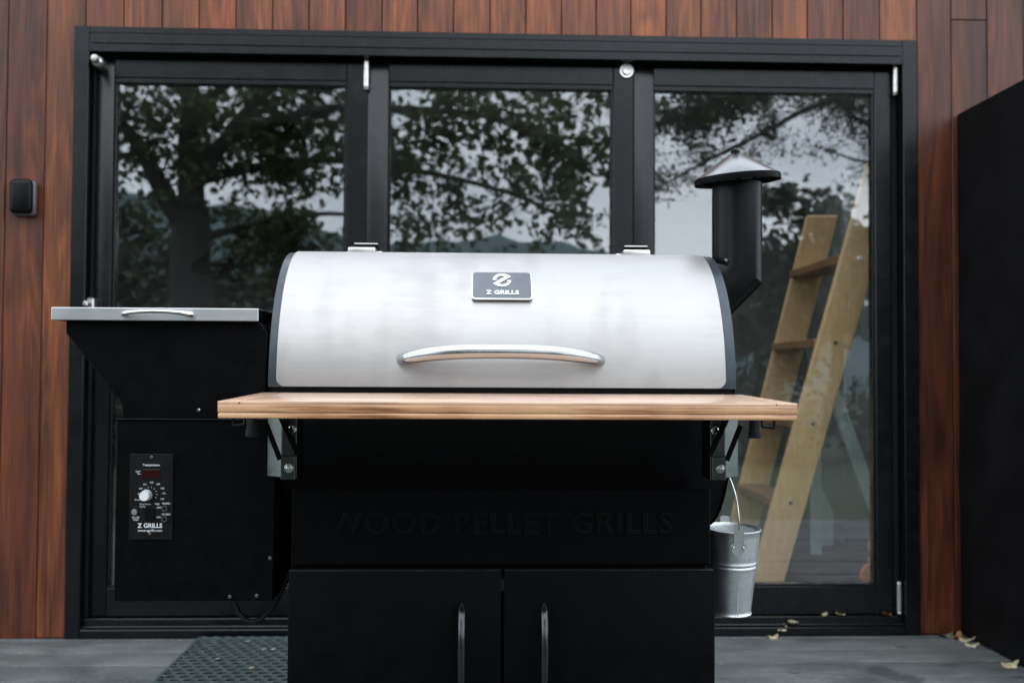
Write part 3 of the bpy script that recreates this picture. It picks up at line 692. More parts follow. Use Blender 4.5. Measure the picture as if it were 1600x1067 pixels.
# front shelf
def shelf_slab(bm, x0, x1, top0, top1, th0, th1, y0=-1.98, y1=-1.632, bev=0.0025):
    pr = [(y0, top0-th0), (y1, top1-th0), (y1, top1-th1), (y0, top0-th1)]
    prism(bm, [(x0, y, z) for y, z in pr], [(x1, y, z) for y, z in pr], bev, 2)
T0, T1 = 0.8540, 0.8612
bm = new(); shelf_slab(bm, -0.3975, 0.5195, T0, T1, 0.0177, 0.0270); sh = obj('front_shelf', bm, 'bamboo_edge', gr, label='pale bamboo front shelf')
bm = new(); shelf_slab(bm, -0.3975, 0.5195, T0, T1, 0.0046, 0.0173, bev=0.0006); obj('shelf_board', bm, 'bamboo', sh)
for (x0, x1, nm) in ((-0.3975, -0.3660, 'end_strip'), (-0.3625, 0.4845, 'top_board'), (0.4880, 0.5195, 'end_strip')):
    bm = new(); shelf_slab(bm, x0, x1, T0, T1, 0.0, 0.0045, bev=0.0005); obj(nm, bm, 'bamboo_top_sheen', sh)

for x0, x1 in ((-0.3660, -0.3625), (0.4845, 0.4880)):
    bm = new(); shelf_slab(bm, x0+0.0001, x1-0.0001, T0, T1, 0.0022, 0.0044, y0=-1.972, y1=-1.66, bev=0.0); obj('groove_shade', bm, 'groove_shade', sh, 0)  # dark strip paints the shade inside the gap between the boards

# shelf brackets
for sgn, xm in ((-1, -0.3310), (1, 0.4530)):
    bm = new(); box(bm, xm-0.0135, xm+0.0135, -1.715, -1.640, 0.705, 0.822, 0.0015); bk = obj('shelf_bracket', bm, 'zinc_dark', gr)
    bm = new(); x0 = xm+sgn*0.0138; x1 = xm+sgn*0.044
    prism(bm, [(x0, -1.712, 0.709), (x1, -1.690, 0.709), (x1, -1.690, 0.818), (x0, -1.712, 0.818)], [(x0, -1.708, 0.709), (x1, -1.686, 0.709), (x1, -1.686, 0.818), (x0, -1.708, 0.818)], 0.001); obj('wing_plate', bm, 'zinc', bk)
    bm = new(); box(bm, xm-0.0130, xm+0.0130, -1.7265, -1.7155, 0.706, 0.750, 0.0015); obj('foot_block', bm, 'zinc_dark', bk)
    bm = new(); disc(bm, xm+0.002, -1.727, 0.727, 0.0082, 0.0012, 0.0004, 20); disc(bm, xm+0.002, -1.7283, 0.727, 0.0055, 0.0042, 0.001, 6); disc(bm, xm+0.002, -1.7326, 0.727, 0.0026, 0.003, 0.0008, 12); obj('bolt', bm, 'chrome', bk)
    bm = new(); disc(bm, xm+0.006*(-sgn), -1.7155, 0.797, 0.0075, 0.005, 0.002, 14); obj('bolt', bm, 'chrome', bk)
    bm = new(); beam(bm, (xm+sgn*0.012, -1.736, 0.820), (xm-sgn*0.020, -1.736, 0.752), (1, 0, 0), 0.010, 0.005, 0.001); obj('folding_arm', bm, 'blackcoat', bk)
    bm = new(); beam(bm, (xm+sgn*0.040, -1.724, 0.806), (xm+sgn*0.0145, -1.724, 0.742), (1, 0, 0), 0.009, 0.005, 0.001); obj('folding_arm', bm, 'blackcoat', bk)
    bm = new(); mt = Matrix.Translation((xm+sgn*0.062, -1.74, 0.784)); lathe(bm, [(0, 0), (0.0105, 0.0), (0.0115, 0.002), (0.0115, 0.012), (0.010, 0.0125), (0.010, 0.042), (0, 0.042)], mt, 20); obj('bumper', bm, 'rubber', bk)
    bm = new(); tube(bm, [(xm+sgn*0.072, -1.75, 0.824), (xm+sgn*0.074, -1.75, 0.806), (xm+sgn*0.094, -1.75, 0.804), (xm+sgn*0.096, -1.75, 0.824)], 0.0026, 8); obj('tool_hook', bm, 'blackgloss', bk)

# hopper
bm = new(); ol = [(-0.777, 0.996), (-0.777, 0.973), (-0.669, 0.839), (-0.669, 0.800), (-0.395, 0.800), (-0.395, 0.975), (-0.409, 0.996)]
prism(bm, [(x, -1.602, z) for x, z in ol], [(x, -1.235, z) for x, z in ol], 0.002); hp = obj('hopper', bm, 'blackcoat', gr)
bm = new(); box(bm, -0.796, -0.410, -1.616, -1.215, 0.9965, 1.0185, 0.002); hl = obj('hopper_lid', bm, 'blackcoat', gr)
bm = new(); box(bm, -0.798, -0.4085, -1.621, -1.6165, 0.9962, 1.0205, 0.0012); box(bm, -0.798, -0.4085, -1.6163, -1.213, 1.0189, 1.0203, 0.0004)
obj('steel_cover', bm, 'steel_edge', hl, label='brushed steel cover of the hopper lid')
bm = new(); path, rad = [], []
for k in range(25):
    t = -1+2*k/24; path.append((-0.5975+0.064*t, -1.622-0.024*math.sqrt(max(0, 1-t*t)), 1.0085+0.004*(1-t*t))); rad.append(0.0036+0.0016*abs(t)**3)
tube(bm, path, rad, 14); obj('lid_handle', bm, 'chrome', hl, 60)
bm = new(); box(bm, -0.668, -0.372, -1.634, -1.25, 0.470, 0.8085, 0.002); cbx = obj('control_box', bm, 'blackcoat', gr)
bm = new(); box(bm, -0.670, -0.371, -1.638, -1.60, 0.8088, 0.8105, 0.0006); obj('ledge', bm, 'blackgloss', cbx)
for (x, z) in ((-0.5235, 0.826),):
    bm = new(); disc(bm, x, -1.6025, z, 0.0035, 0.002, 0.0008, 12); obj('screw', bm, 'chrome', hp)
for (x, z) in ((-0.374-0.004, 0.55), (-0.452, 0.478), (-0.402, 0.480)):
    bm = new(); disc(bm, x, -1.6345, z, 0.0035, 0.002, 0.0008, 12); obj('screw', bm, 'zinc', cbx)
# control plate
PX, PZ, PW, PH, PY = -0.641, 0.745, 0.0805, 0.160, -1.6345
def cp(cx, cy): return PX+(cx-140)/423*PW, PZ-(cy-125)/830*PH
bm = new(); box(bm, PX, PX+PW, PY-0.0022, PY, PZ-PH, PZ, 0.0006); cpl = obj('control_panel', bm, 'panel_black', gr)
FY = PY-0.0024
bm = new()
def lab(s, cx, cy, h, bold=0.004, al='CENTER'):
    x, z = cp(cx, cy); text(bm, s, h/830*PH*1.42, front_at(x, FY-0.0001, z), 0.0001, 0, bold, al)
lab('Temperature', 350, 232, 22, 0.015); lab('°C', 222, 308, 33, 0.012); lab('Z GRILLS', 347, 820, 42, 0.03); lab('www.zgrills.com', 348, 866, 25, 0.006)
for s_, cx, cy in (('87', 236, 513), ('107', 250, 462), ('121', 290, 420), ('135', 355, 402), ('149', 418, 418), ('162', 460, 458), ('176', 475, 507), ('190', 460, 562)): lab(s_, cx, cy, 18)
lab('Smoke', 226, 568, 17); lab('Shut Down', 298, 610, 17); lab('Cycle', 270, 635, 17); lab('High', 413, 608, 17); lab('PROBE1', 503, 606, 17); lab('PROBE2', 502, 710, 17)
lab('OFF', 432, 646, 19); lab('ON', 428, 738, 19); lab('PROBE', 207, 740, 17); lab('TEMP', 207, 765, 17)
for a in range(-30, 215, 27):
    p = [(58+0, -1.6), (58+14, -1.6), (58+14, 1.6), (58+0, 1.6)]; ca, sa = math.cos(R(a)), math.sin(R(a)); x0, z0 = cp(340, 515)
    k_ = PW/423*1.05
    polys(bm, [[((px*ca-pz*sa)*k_, (px*sa+pz*ca)*k_) for px, pz in p]], front_at(x0, FY, z0), 0.0001)
obj('lettering', bm, 'print', cpl, 0)
def cdisc(cx, cy, r): x, z = cp(cx, cy); return x, z, r/423*PW
bm = new(); x, z, r = cdisc(310, 525, 50); lathe(bm, [(0, 0), (r*1.12, 0), (r*1.12, 0.004), (r*1.0, 0.006), (r*0.96, 0.016), (r*0.9, 0.0172), (0, 0.0172)], front_at(x, FY, z), 32); obj('knob', bm, 'knob', cpl)
x0, z0 = cp(255, 352); x1, z1 = cp(440, 275); bm = new(); box(bm, x0, x1, FY-0.0012, FY, z0, z1, 0.0004); obj('display', bm, 'display', cpl)
x0, z0 = cp(298, 765); x1, z1 = cp(380, 648); bm = new(); box(bm, x0, x1, FY-0.004, FY, z0, z1, 0.001); obj('rocker_switch', bm, 'blackgloss', cpl)
bm = new(); x, z, r = cdisc(198, 685, 32); lathe(bm, [(0, 0), (r, 0), (r, 0.0035), (r*0.85, 0.0050), (0, 0.0055)], front_at(x, FY, z), 24); obj('button', bm, 'hardware', cpl)
for cy in (652, 755):
    bm = new(); x, z, r = cdisc(487, cy, 31); lathe(bm, [(r*0.52, 0.0005), (r*0.55, 0.003), (r*0.9, 0.003), (r, 0.001), (r, 0)], front_at(x, FY, z), 24); obj('probe_jack', bm, 'zinc', cpl)
for cx, cy in ((350, 156), (345, 897)):
    bm = new(); x, z, r = cdisc(cx, cy, 16); disc(bm, x, FY, z, r, 0.0012, 0.0005, 14); obj('screw', bm, 'zinc', cpl)
# power cord
bm = new(); tube(bm, [(-0.462, -1.56, 0.474), (-0.460, -1.56, 0.455), (-0.452, -1.56, 0.432), (-0.439, -1.56, 0.418), (-0.424, -1.56, 0.414), (-0.408, -1.56, 0.419), (-0.392, -1.555, 0.434), (-0.377, -1.55, 0.457), (-0.363, -1.54, 0.490), (-0.350, -1.53, 0.525), (-0.330, -1.52, 0.56)], 0.0045, 10)
obj('power_cord', bm, 'rubber', gr, 60)

# cabinet
bm = new(); box(bm, -0.334, 0.452, -1.630, -1.06, 0.115, 0.640, 0.003); obj('cabinet', bm, 'blackcoat', gr)
bm = new(); box(bm, -0.337, 0.455, -1.646, -1.6305, 0.538, 0.681, 0.002); fp = obj('belly_panel', bm, 'blackcoat', gr)
bm = new(); text(bm, 'WOOD PELLET GRILLS', 0.0575, front_at(0.0585, -1.6462, 0.6145), 0.0016, 0.0014, 0.018, space=1.13)
def islands(bm):
    seen = set(); out = []
    for v in bm.verts:
        if v in seen: continue
        st, comp = [v], []; seen.add(v)
        while st:
            q = st.pop(); comp.append(q)
            for e in q.link_edges:
                w_ = e.other_vert(q)
                if w_ not in seen: seen.add(w_); st.append(w_)
        out.append(comp)
    return out
for comp in islands(bm):
    idx = {v: i for i, v in enumerate(comp)}; fs = {f for v in comp for f in v.link_faces}
    obj('letter', ([v.co[:] for v in comp], [], [[idx[v] for v in f.verts] for f in fs]), 'lettercoat', fp, 40)
bm.free()
for x0, x1, hx in ((-0.3385, 0.0570, -0.0165), (0.0620, 0.4595, 0.1365)):
    bm = new(); box(bm, x0, x1, -1.664, -1.631, 0.13, 0.5300, 0.0025, 2); dr = obj('door', bm, 'blackcoat', gr)
    bm = new(); box(bm, x0+0.001, x1-0.001, -1.6632, -1.647, 0.5303, 0.5315, 0.0004); obj('edge_glint', bm, 'edge', dr)  # sky glint on the door's top edge, painted as a lighter strip
    bm = new(); path, rad = [], []
    for k in range(25):
        t = -1+2*k/24; path.append((hx, -1.665-0.032*math.sqrt(max(0, 1-t*t)), 0.3805+0.085*t)); rad.append(0.0115)
    tube(bm, path, rad, 16, flat=(1.0, 0.75)); obj('handle', bm, 'handle_black', dr, 60)
    bm = new(); box(bm, (0.0577 if x0 < 0 else 0.0605), (0.0585 if x0 < 0 else 0.0613), -1.650, -1.632, 0.49, 0.514); obj('latch', bm, 'zinc', dr, 0)
for x in (-0.29, 0.41):
    for y in (-1.58, -1.12):
        bm = new(); box(bm, x-0.02, x+0.02, y-0.012, y-0.008, 0.03, 0.114); box(bm, x-0.02, x+0.02, y+0.008, y+0.012, 0.03, 0.114); box(bm, x-0.022, x+0.022, y-0.0075, y+0.0075, 0.098, 0.114); ca = obj('caster', bm, 'zinc', gr)
        bm = new(); lathe(bm, [(0, -0.007), (0.026, -0.007), (0.029, -0.004), (0.029, 0.004), (0.026, 0.007), (0, 0.007)], Matrix.Translation((x, y, 0.0305)) @ Matrix.Rotation(R(90), 4, 'X'), 24); obj('wheel', bm, 'rubber', ca)
# grease hook at the right end
bm = new(); tube(bm, [(0.508, -1.40, 0.700), (0.524, -1.40, 0.700), (0.530, -1.40, 0.703), (0.532, -1.40, 0.712)], 0.003, 8); obj('bucket_hook', bm, 'zinc', gr, 60)

# ================================================================== BUCKET
bt = thing('bucket', (0.552, -1.40, 0.378), 'small galvanised metal bucket hanging at right end of barbecue', 'bucket')
MB = Matrix.Translation((0.5515, -1.40, 0.3945)) @ Matrix.Rotation(R(2.5), 4, 'X') @ Matrix.Rotation(R(1.0), 4, 'Y')
H = 0.178; R0, R1 = 0.0445, 0.0600
def rz(z): return R0+(R1-R0)*z/H
pr = [(0, 0.004), (R0-0.001, 0.004), (R0+0.001, -0.001), (R0+0.0025, 0.001), (rz(0.004), 0.005)]
for z in np.linspace(0.01, 0.092, 8): pr.append((rz(z), z))
for zc in (0.100, 0.109): pr += [(rz(zc)-0.0003, zc-0.004), (rz(zc)+0.0007, zc-0.0015), (rz(zc)+0.0009, zc), (rz(zc)+0.0007, zc+0.0015), (rz(zc)-0.0003, zc+0.004)]
for z in np.linspace(0.118, H-0.004, 6): pr.append((rz(z), z))
pr += [(R1+0.0012, H-0.002), (R1+0.0024, H), (R1+0.0018, H+0.0018), (R1, H+0.0022), (R1-0.0012, H), (R1-0.0018, H-0.006), (R0-0.001, 0.008), (0, 0.007)]
bm = new(); lathe(bm, pr, MB, 72); bo = obj('body', bm, 'galv', bt, 50)
bm = new(); obox(bm, MB @ Matrix.Translation((0.0045, -(rz(0.05)+0.0003), 0.050)) @ Matrix.Rotation(R(-4.7), 4, 'X'), 0.0016, 0.0012, 0.092); obj('seam', bm, 'galv', bt)
for sy in (-1, 1):
    bm = new()
    def lp(x, z, off): return MB @ Vector((x, sy*(math.sqrt(max(0, (rz(min(z, H)))**2-x*x))+off), z))
    olx = [(-0.017, 0.153), (-0.0105, 0.160), (-0.0100, 0.191), (-0.0075, 0.1935), (0.0075, 0.1935), (0.0100, 0.191), (0.0105, 0.160), (0.017, 0.153), (0.012, 0.140), (0.007, 0.133), (0, 0.130), (-0.007, 0.133), (-0.012, 0.140)]
    prism(bm, [lp(x, z, 0.0042) for x, z in olx], [lp(x, z, 0.0022) for x, z in olx]); ea = obj('ear', bm, 'galv', bt, 40)
    for x in (-0.0105, 0.0105):
        bm = new(); p = lp(x, 0.149, 0.0040); ico = bmesh.ops.create_uvsphere(bm, u_segments=10, v_segments=6, radius=0.0026, matrix=Matrix.Translation(p)); obj('rivet', bm, 'chrome', ea)
pf = MB @ Vector((0, -(R1+0.004), 0.187)); pb = MB @ Vector((0, R1+0.004, 0.187)); ap = Vector((0.5265, -1.40, 0.7045))
path = []
for k in range(17):
    t = k/16; q0 = pf.lerp(ap, math.sin(t*math.pi/2)); bulge = 0.014*math.sin(math.pi*t)
    path.append(Vector((pf.x+(ap.x-pf.x)*(1-math.cos(t*math.pi/2)), pf.y+(ap.y-pf.y)*(1-math.cos(t*math.pi/2)), pf.z+(ap.z-pf.z)*math.sin(t*math.pi/2))))
p2 = [Vector((p.x, 2*ap.y-p.y, p.z)) for p in path[:-1]][::-1]
p2 = [Vector((p.x, p.y, p.z)) for p in p2]
bm = new(); tube(bm, path+p2, 0.0015, 8); obj('wire_handle', bm, 'chrome', bt, 60)

# ================================================================== MAT
def ring_mat():
    x0, x1, y0, y1 = -0.914, -0.10, -0.62, -0.043
    bm = new(); px = 0.040; py = px*0.866; r = 0.0148; j = 0; n = 12
    z0, z1 = 0.004, 0.013
    yv = y1-0.018
    while yv > y0+0.016:
        xv = x0+0.022+(px/2 if j % 2 else 0)
        while xv < x1-0.02:
            ro = px*0.56
            rows = []
            for (rad_, z) in ((ro, z1-0.0035), (r+0.0028, z1), (r, z1-0.001), (r, z0)):
                rows.append([bm.verts.new((xv+rad_*math.cos(2*math.pi*(k+.5)/n), yv+rad_*math.sin(2*math.pi*(k+.5)/n), z + 0.00002*((j*7+int(xv*100)) % 5))) for k in range(n)])
            for a, b in zip(rows, rows[1:]):
                for k in range(n): bm.faces.new((a[k], a[(k+1) % n], b[(k+1) % n], b[k]))
            xv += px
        yv -= py; j += 1
    return bm, (x0, x1, y0, y1)
rmesh, (mx0, mx1, my0, my1) = ring_mat()
bm = new()
for b in ((mx0, mx0+0.012, my0, my1, 0.0035, 0.012), (mx1-0.012, mx1, my0, my1, 0.0035, 0.012), (mx0+0.0125, mx1-0.0125, my1-0.010, my1, 0.0035, 0.012), (mx0+0.0125, mx1-0.0125, my0, my0+0.010, 0.0035, 0.012)): box(bm, *b, 0.003)
dm = obj('door_mat', bm, 'mat', label='dark green rubber ring mat on the deck left of the barbecue cabinet', cat='door mat')
bm = new(); box(bm, mx0+0.01, mx1-0.01, my0+0.008, my1-0.008, 0.0032, 0.0046); obj('backing', bm, 'mat', dm, 0)
rm = obj('ring_grid', rmesh, 'mat', dm, 30); rm['kind'] = 'stuff'

# ================================================================== FALLEN LEAVES
def leaf(x, y, z, L, ang, curl, mat_, label):
    rr = random.Random(int(x*1000)+int(y*777)); bm = new(); n = 9; rows = []
    for i in range(n):
        t = i/(n-1); wv = L*0.36*math.sin(math.pi*min(1, t*0.92+0.06))*(1+0.38*math.sin(t*19+x*9)); row = []
        for sx in (-1, -0.45, 0, 0.45, 1):
            px_, py_ = (t-0.5)*L, sx*wv; pz_ = curl*L*((t-0.5)**2*0.5+0.22*abs(sx)**1.5*math.sin(2.6*t+x*40)) + rr.uniform(0, 0.06)*L + 0.05*L*abs(curl)
            row.append(bm.verts.new((x+px_*math.cos(ang)-py_*math.sin(ang), y+px_*math.sin(ang)+py_*math.cos(ang), z+0.002+pz_)))
        rows.append(row)
    for a, b in zip(rows, rows[1:]):
        for k in range(4): bm.faces.new((a[k], a[k+1], b[k+1], b[k]))
    g = bmesh.ops.solidify(bm, geom=bm.faces[:], thickness=0.0008)
    obj('fallen_leaf', bm, mat_, None, 60, None, label, 'leaf', 'fallen leaves on the deck')
leaf(1.035, -0.040, 0, 0.042, 0.4, 1.0, 'dryleaf', 'pale dry leaf lying flat on deck below the bucket')
leaf(1.075, -0.012, 0.018, 0.050, 1.1, 0.9, 'dryleaf', 'pale dry leaf leaning on the door threshold right of bucket')
leaf(1.115, -0.010, 0.036, 0.040, 0.2, 1.0, 'dryleaf', 'small curled leaf on threshold edge, topmost beside the bucket')
leaf(1.640, -0.030, 0, 0.060, 0.2, 0.9, 'dryleaf3', 'grey-green leaf at foot of cladding beside black screen')
leaf(1.672, -0.055, 0, 0.060, 0.9, 1.1, 'dryleaf2', 'orange-brown leaf curled against foot of black screen')
leaf(1.685, -0.100, 0, 0.050, -0.5, 0.9, 'dryleaf', 'pale grey leaf between brown leaf and black screen')
leaf(1.672, -0.160, 0, 0.046, -0.3, 1.0, 'dryleaf', 'cream leaf on deck nearer camera than the brown leaf')
leaf(1.675, -0.400, 0, 0.062, 0.1, 0.9, 'dryleaf', 'large cream leaf on deck at far right edge of picture')
leaf(1.235, 0.018, 0.060, 0.026, 0.6, 0.9, 'dryleaf', 'tiny leaf scrap on threshold under the ladder, left of two')
leaf(1.290, 0.018, 0.060, 0.034, 0.1, 0.9, 'dryleaf', 'tiny leaf scrap on threshold under the ladder, right of two')
leaf(1.455, 0.018, 0.060, 0.040, 0.4, 0.9, 'dryleaf2', 'small brown leaf on threshold beside lower right hinge')
leaf(-0.735, -0.115, 0.012, 0.015, 0.5, 0.5, 'dryleaf', 'tiny pale scrap at back edge of ring mat')
leaf(-0.660, -0.215, 0.012, 0.015, 0.2, 0.5, 'dryleaf', 'tiny pale scrap in middle of ring mat, left of a pair')
leaf(-0.630, -0.220, 0.012, 0.016, 1.2, 0.5, 'dryleaf', 'tiny pale scrap in middle of ring mat, right of a pair')
leaf(-0.780, -0.330, 0.012, 0.014, 0.9, 0.5, 'dryleaf', 'tiny pale scrap near left edge of ring mat')
leaf(-0.655, -0.430, 0.012, 0.016, 0.3, 0.5, 'dryleaf', 'pale scrap at front of ring mat near picture bottom')

# ================================================================== TREES BEHIND THE CAMERA (seen mirrored in the glass)
class Tree:
    def __init__(s, seed): s.r = random.Random(seed); s.bm = new(); s.V = []; s.F = []
    def limb(s, pts, r0, r1, n=8):
        P = [Vector(p) for p in pts]; Q = []
        for i in range(len(P)-1):
            p0 = P[max(i-1, 0)]; p1 = P[i]; p2 = P[i+1]; p3 = P[min(i+2, len(P)-1)]
            for k in range(5):
                t = k/5; Q.append(0.5*((2*p1)+(p2-p0)*t+(2*p0-5*p1+4*p2-p3)*t*t+(3*p1-p0-3*p2+p3)*t**3))
        Q.append(P[-1]); m = len(Q)
        tube(s.bm, Q, [r0+(r1-r0)*i/(m-1) for i in range(m)], n)
        return Q
    def leaf(s, p, size, shape, droop=0.5):
        r = s.r; nrm = Vector((r.gauss(0, 1), r.gauss(0, 1), r.gauss(0, 1)+0.9)).normalized()
        d = Vector((r.gauss(0, 1), r.gauss(0, 1), r.gauss(-droop, 0.6))); d = (d-nrm*d.dot(nrm)).normalized(); e = nrm.cross(d)
        b = len(s.V); L = size*r.uniform(0.6, 1.25)
        for (a, c) in shape: s.V.append(tuple(p + d*(a*L) + e*(c*L) + nrm*(0.18*L*(abs(c)-0.2))))
        s.F.append(tuple(range(b, b+len(shape))))
    def spray(s, Q, count, length, leafsize, shape, dens, start=0.15, spread=0.5, bias=(0, 0, 0), r=0.012, twigs=3):
        rr = s.r; m = len(Q)
        for _ in range(count):
            p = Q[min(m-1, int((start+(1-start)*rr.random())*m))]
            d = Vector((rr.gauss(0, 1), rr.gauss(0, 0.8), rr.gauss(0, 0.5)))+Vector(bias); d.normalize()
            L = length*rr.uniform(0.5, 1.2); B = [p]
            for k in range(4):
                d = (d+Vector((rr.gauss(0, .25), rr.gauss(0, .25), rr.gauss(-0.06, .22)))).normalized(); B.append(B[-1]+d*L/4)
            tube(s.bm, B, [r, r*.8, r*.6, r*.45, r*.3], 5)
            for _t in range(twigs):
                i = rr.randint(1, 4); q = B[i]; d2 = (d+Vector((rr.gauss(0, .9), rr.gauss(0, .9), rr.gauss(0, .7)))).normalized(); L2 = L*rr.uniform(.25, .5); e = q+d2*L2
                tube(s.bm, [q, q.lerp(e, .5)+Vector((0, 0, -.03*L2)), e], [r*.4, r*.3, r*.2], 4)
                for _l in range(int(dens*rr.uniform(.6, 1.4))):
                    t = rr.uniform(.15, 1.1); pp = q.lerp(e, t)+Vector((rr.gauss(0, spread), rr.gauss(0, spread), rr.gauss(0, spread)))*0.16; s.leaf(pp, leafsize, shape)
            for _l in range(int(dens*1.2)):
                t = rr.uniform(.3, 1.05); i = min(3, int(t*4)); pp = B[i].lerp(B[i+1], min(1, t*4-i))+Vector((rr.gauss(0, spread), rr.gauss(0, spread), rr.gauss(0, spread)))*0.16; s.leaf(pp, leafsize, shape)
    def finish(s, name, base, label, leafmat, group='trees behind the camera, mirrored in the glass'):
        t = thing(name, base, label, 'tree', group)
        obj('trunk', s.bm, 'bark', t, 60)
        c = obj('crown', (s.V, [], s.F), leafmat, t, 0); c['kind'] = 'stuff'
PLANE = [(0, -.05), (.10, -.38), (.28, -.22), (.42, -.50), (.52, -.24), (.74, -.28), (.72, -.12), (1.0, 0), (.72, .12), (.74, .28), (.52, .24), (.42, .50), (.28, .22), (.10, .38), (0, .05)]
NARROW = [(0, 0), (.3, -.12), (.65, -.11), (1.0, 0), (.65, .11), (.3, .12)]
OVAL = [(0, 0), (.25, -.3), (.7, -.28), (1.0, 0), (.7, .28), (.25, .3)]
CAMP = Vector((0, -3.65, 0.90)); CAMR = cam.matrix_world.to_3x3()
def mir(u, v, s_):
    """where a thing standing s_ metres in front of the glass shows up at photo pixel u,v as a mirror image"""
    d = CAMR @ Vector(((u-800)/1650, -(v-533.5)/1650, -1)); t = (s_+3.65)/d.y; p = CAMP+d*t
    return Vector((p.x, -p.y, p.z))
T = Tree(11)
b0 = mir(305, 640, 8.5); b0.z = -0.42
fork = mir(300, 330, 8.5)
T.limb([b0, mir(303, 520, 8.5), mir(298, 410, 8.5), fork], 0.30, 0.20, 12)
L1 = T.limb([mir(296, 370, 8.5), mir(255, 300, 8.4), mir(215, 225, 8.3), mir(165, 175, 8.1), mir(60, 120, 7.6)], 0.13, 0.035)
L2 = T.limb([fork, mir(297, 220, 8.6), mir(297, 120, 8.6), mir(285, 0, 8.7), mir(300, -120, 8.8)], 0.165, 0.05)
L3 = T.limb([mir(300, 300, 8.5), mir(345, 230, 8.2), mir(395, 165, 8.0), mir(470, 95, 7.7), mir(600, 20, 7.3)], 0.10, 0.03)
L4 = T.limb([mir(300, 250, 8.5), mir(390, 205, 8.0), mir(500, 170, 7.4), mir(640, 165, 6.9), mir(790, 185, 6.6), mir(930, 270, 6.4)], 0.075, 0.016)
L5 = T.limb([mir(300, 285, 8.6), mir(400, 262, 9.0), mir(520, 250, 9.3), mir(660, 265, 9.4), mir(800, 300, 9.4), mir(900, 350, 9.3)], 0.07, 0.015)
L6 = T.limb([mir(297, 180, 8.6), mir(420, 90, 8.3), mir(600, 60, 8.0), mir(780, 85, 7.7), mir(960, 140, 7.5)], 0.065, 0.015)
L7 = T.limb([mir(298, 150, 8.6), mir(200, 60, 9.2), mir(80, 10, 9.8)], 0.06, 0.02)
L8 = T.limb([mir(297, 380, 8.6), mir(400, 350, 9.8), mir(520, 335, 10.6), mir(640, 350, 11.0)], 0.06, 0.015)
for Q, cnt, ln, dn, bias in ((L1, 26, 0.8, 8, (0, 0, .1)), (L2, 24, 0.9, 8, (0, 0, 0)), (L3, 22, 0.9, 8, (.2, 0, 0)), (L4, 46, 0.75, 9, (.1, 0, -.05)), (L5, 46, 0.75, 9, (.25, 0, .0)), (L6, 44, 0.8, 9, (.1, 0, -.15)), (L7, 16, 1.0, 8, (0, 0, 0)), (L8, 26, 0.8, 9, (0, 0, -.1))):
    T.spray(Q, int(cnt*1.1), ln, 0.104, PLANE, dn*1.22, bias=bias, spread=0.55)
T.finish('plane_tree', (b0.x, b0.y, -0.42), 'broad-leaved tree with forked trunk, mirrored in left and middle panes', 'leaf')
# feathery gum whose branches reach into the right pane from beyond its edge
T = Tree(5)
g0 = mir(1560, 640, 9.5); g0.z = -0.42
T.limb([g0, mir(1550, 400, 9.5), mir(1500, 150, 9.5), mir(1480, -40, 9.5)], 0.22, 0.09, 10)
B1 = T.limb([mir(1515, 190, 9.5), mir(1400, 150, 9.2), mir(1290, 160, 8.9), mir(1200, 205, 8.6), mir(1110, 250, 8.4), mir(1020, 300, 8.2)], 0.055, 0.010)
B2 = T.limb([mir(1520, 230, 9.5), mir(1400, 200, 9.4), mir(1340, 180, 9.3), mir(1290, 120, 9.2), mir(1180, 90, 9.1)], 0.045, 0.012)
B3 = T.limb([mir(1530, 290, 9.5), mir(1420, 262, 9.6), mir(1350, 250, 9.7), mir(1290, 230, 9.7)], 0.035, 0.008)
B4 = T.limb([mir(1500, 120, 9.5), mir(1330, 110, 9.8), mir(1180, 140, 9.9), mir(1060, 180, 10)], 0.04, 0.010)
for Q, cnt, ln, dn in ((B1, 34, 0.5, 15), (B2, 40, 0.5, 16), (B3, 10, 0.32, 12), (B4, 48, 0.55, 17)):
    T.spray(Q, cnt, ln, 0.085, NARROW, dn, start=0.2, bias=(-.2, 0, .12), r=0.007)
T.spray(B4, 40, 0.5, 0.085, OVAL, 15, start=0.55, bias=(-.1, 0, -.2), r=0.007)
T.finish('gum_tree', (g0.x, g0.y, -0.42), 'feathery tree whose long branches are mirrored across top of right pane', 'leaf2')
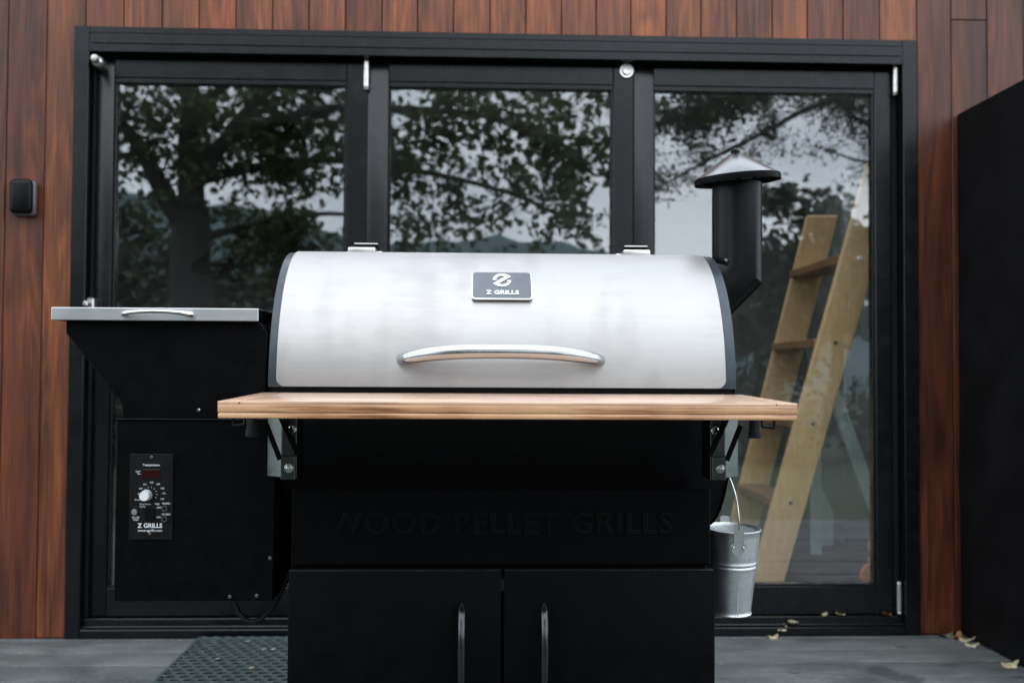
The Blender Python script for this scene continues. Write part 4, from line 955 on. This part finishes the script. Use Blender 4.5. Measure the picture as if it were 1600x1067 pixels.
# rounded darker trees further off
def round_tree(seed, u, v, s_, rx, rz_, n, label, ls=0.2):
    T = Tree(seed); c = mir(u, v, s_); base = Vector((c.x, c.y, -0.42))
    T.limb([base, base.lerp(c, .5)+Vector((.2, 0, 0)), c+Vector((0, 0, rz_*.3))], 0.22, 0.06)
    rr = T.r; cl = []
    for k in range(46):
        a = Vector((rr.gauss(0, 1), rr.gauss(0, 1), rr.gauss(0, 1))).normalized()*rr.uniform(.45, 1.0)
        p = c+Vector((a.x*rx, a.y*rx, a.z*rz_)); cl.append((p, rr.uniform(.22, .42)*rx*.6)); T.limb([c+Vector((0, 0, -rz_*.3)), c.lerp(p, .5)+Vector((0, 0, .1)), p], 0.05, 0.012, 5)
    for k in range(n):
        p, r_ = rr.choice(cl); T.leaf(p+Vector((rr.gauss(0, .6), rr.gauss(0, .6), rr.gauss(0, .5)))*r_, ls, OVAL)
    T.finish('garden_tree', tuple(base), label, 'leaf3')
round_tree(21, 1300, 420, 19, 2.0, 1.9, 6500, 'dense rounded tree mirrored behind the ladder in right pane')
round_tree(22, 1180, 520, 24, 2.4, 1.6, 4500, 'low dark tree mirrored left of the ladder in right pane')
round_tree(23, 200, 480, 20, 2.4, 2.2, 4500, 'dark tree mirrored at far left of left pane', 0.22)
round_tree(24, 450, 470, 22, 2.3, 2.0, 4500, 'dark tree mirrored low in left pane beside the barbecue lid', 0.22)
round_tree(25, 820, 500, 26, 3.0, 1.9, 4500, 'dark tree mirrored low behind the barbecue lid', 0.24)

# dark shrubs along the far edge of the lawn
for i, u in enumerate((150, 420, 690, 960, 1210, 1400)):
    c = mir(u, 583, 11.5+0.5*(i % 3)); T = Tree(40+i); base = Vector((c.x, c.y, -0.42)); rr = T.r
    for k in range(14):
        e = base+Vector((rr.gauss(0, .8), rr.gauss(0, .4), rr.uniform(.5, 1.25))); Q = T.limb([base, base.lerp(e, .5)+Vector((rr.gauss(0, .1), 0, .1)), e], 0.02, 0.006, 5)
        for _ in range(170): T.leaf(rr.choice(Q)+Vector((rr.gauss(0, .28), rr.gauss(0, .28), rr.gauss(0, .2))), 0.10, OVAL)
    t = thing('shrub', tuple(base), ('dark shrub mirrored low in the glass, ' + ('leftmost', 'second from left', 'third from left', 'third from right', 'second from right', 'rightmost')[i] + ' of six'), 'shrub', 'shrubs behind the camera, mirrored in the glass')
    obj('stems', T.bm, 'bark', t, 60); cr = obj('foliage', (T.V, [], T.F), 'leaf3', t, 0); cr['kind'] = 'stuff'
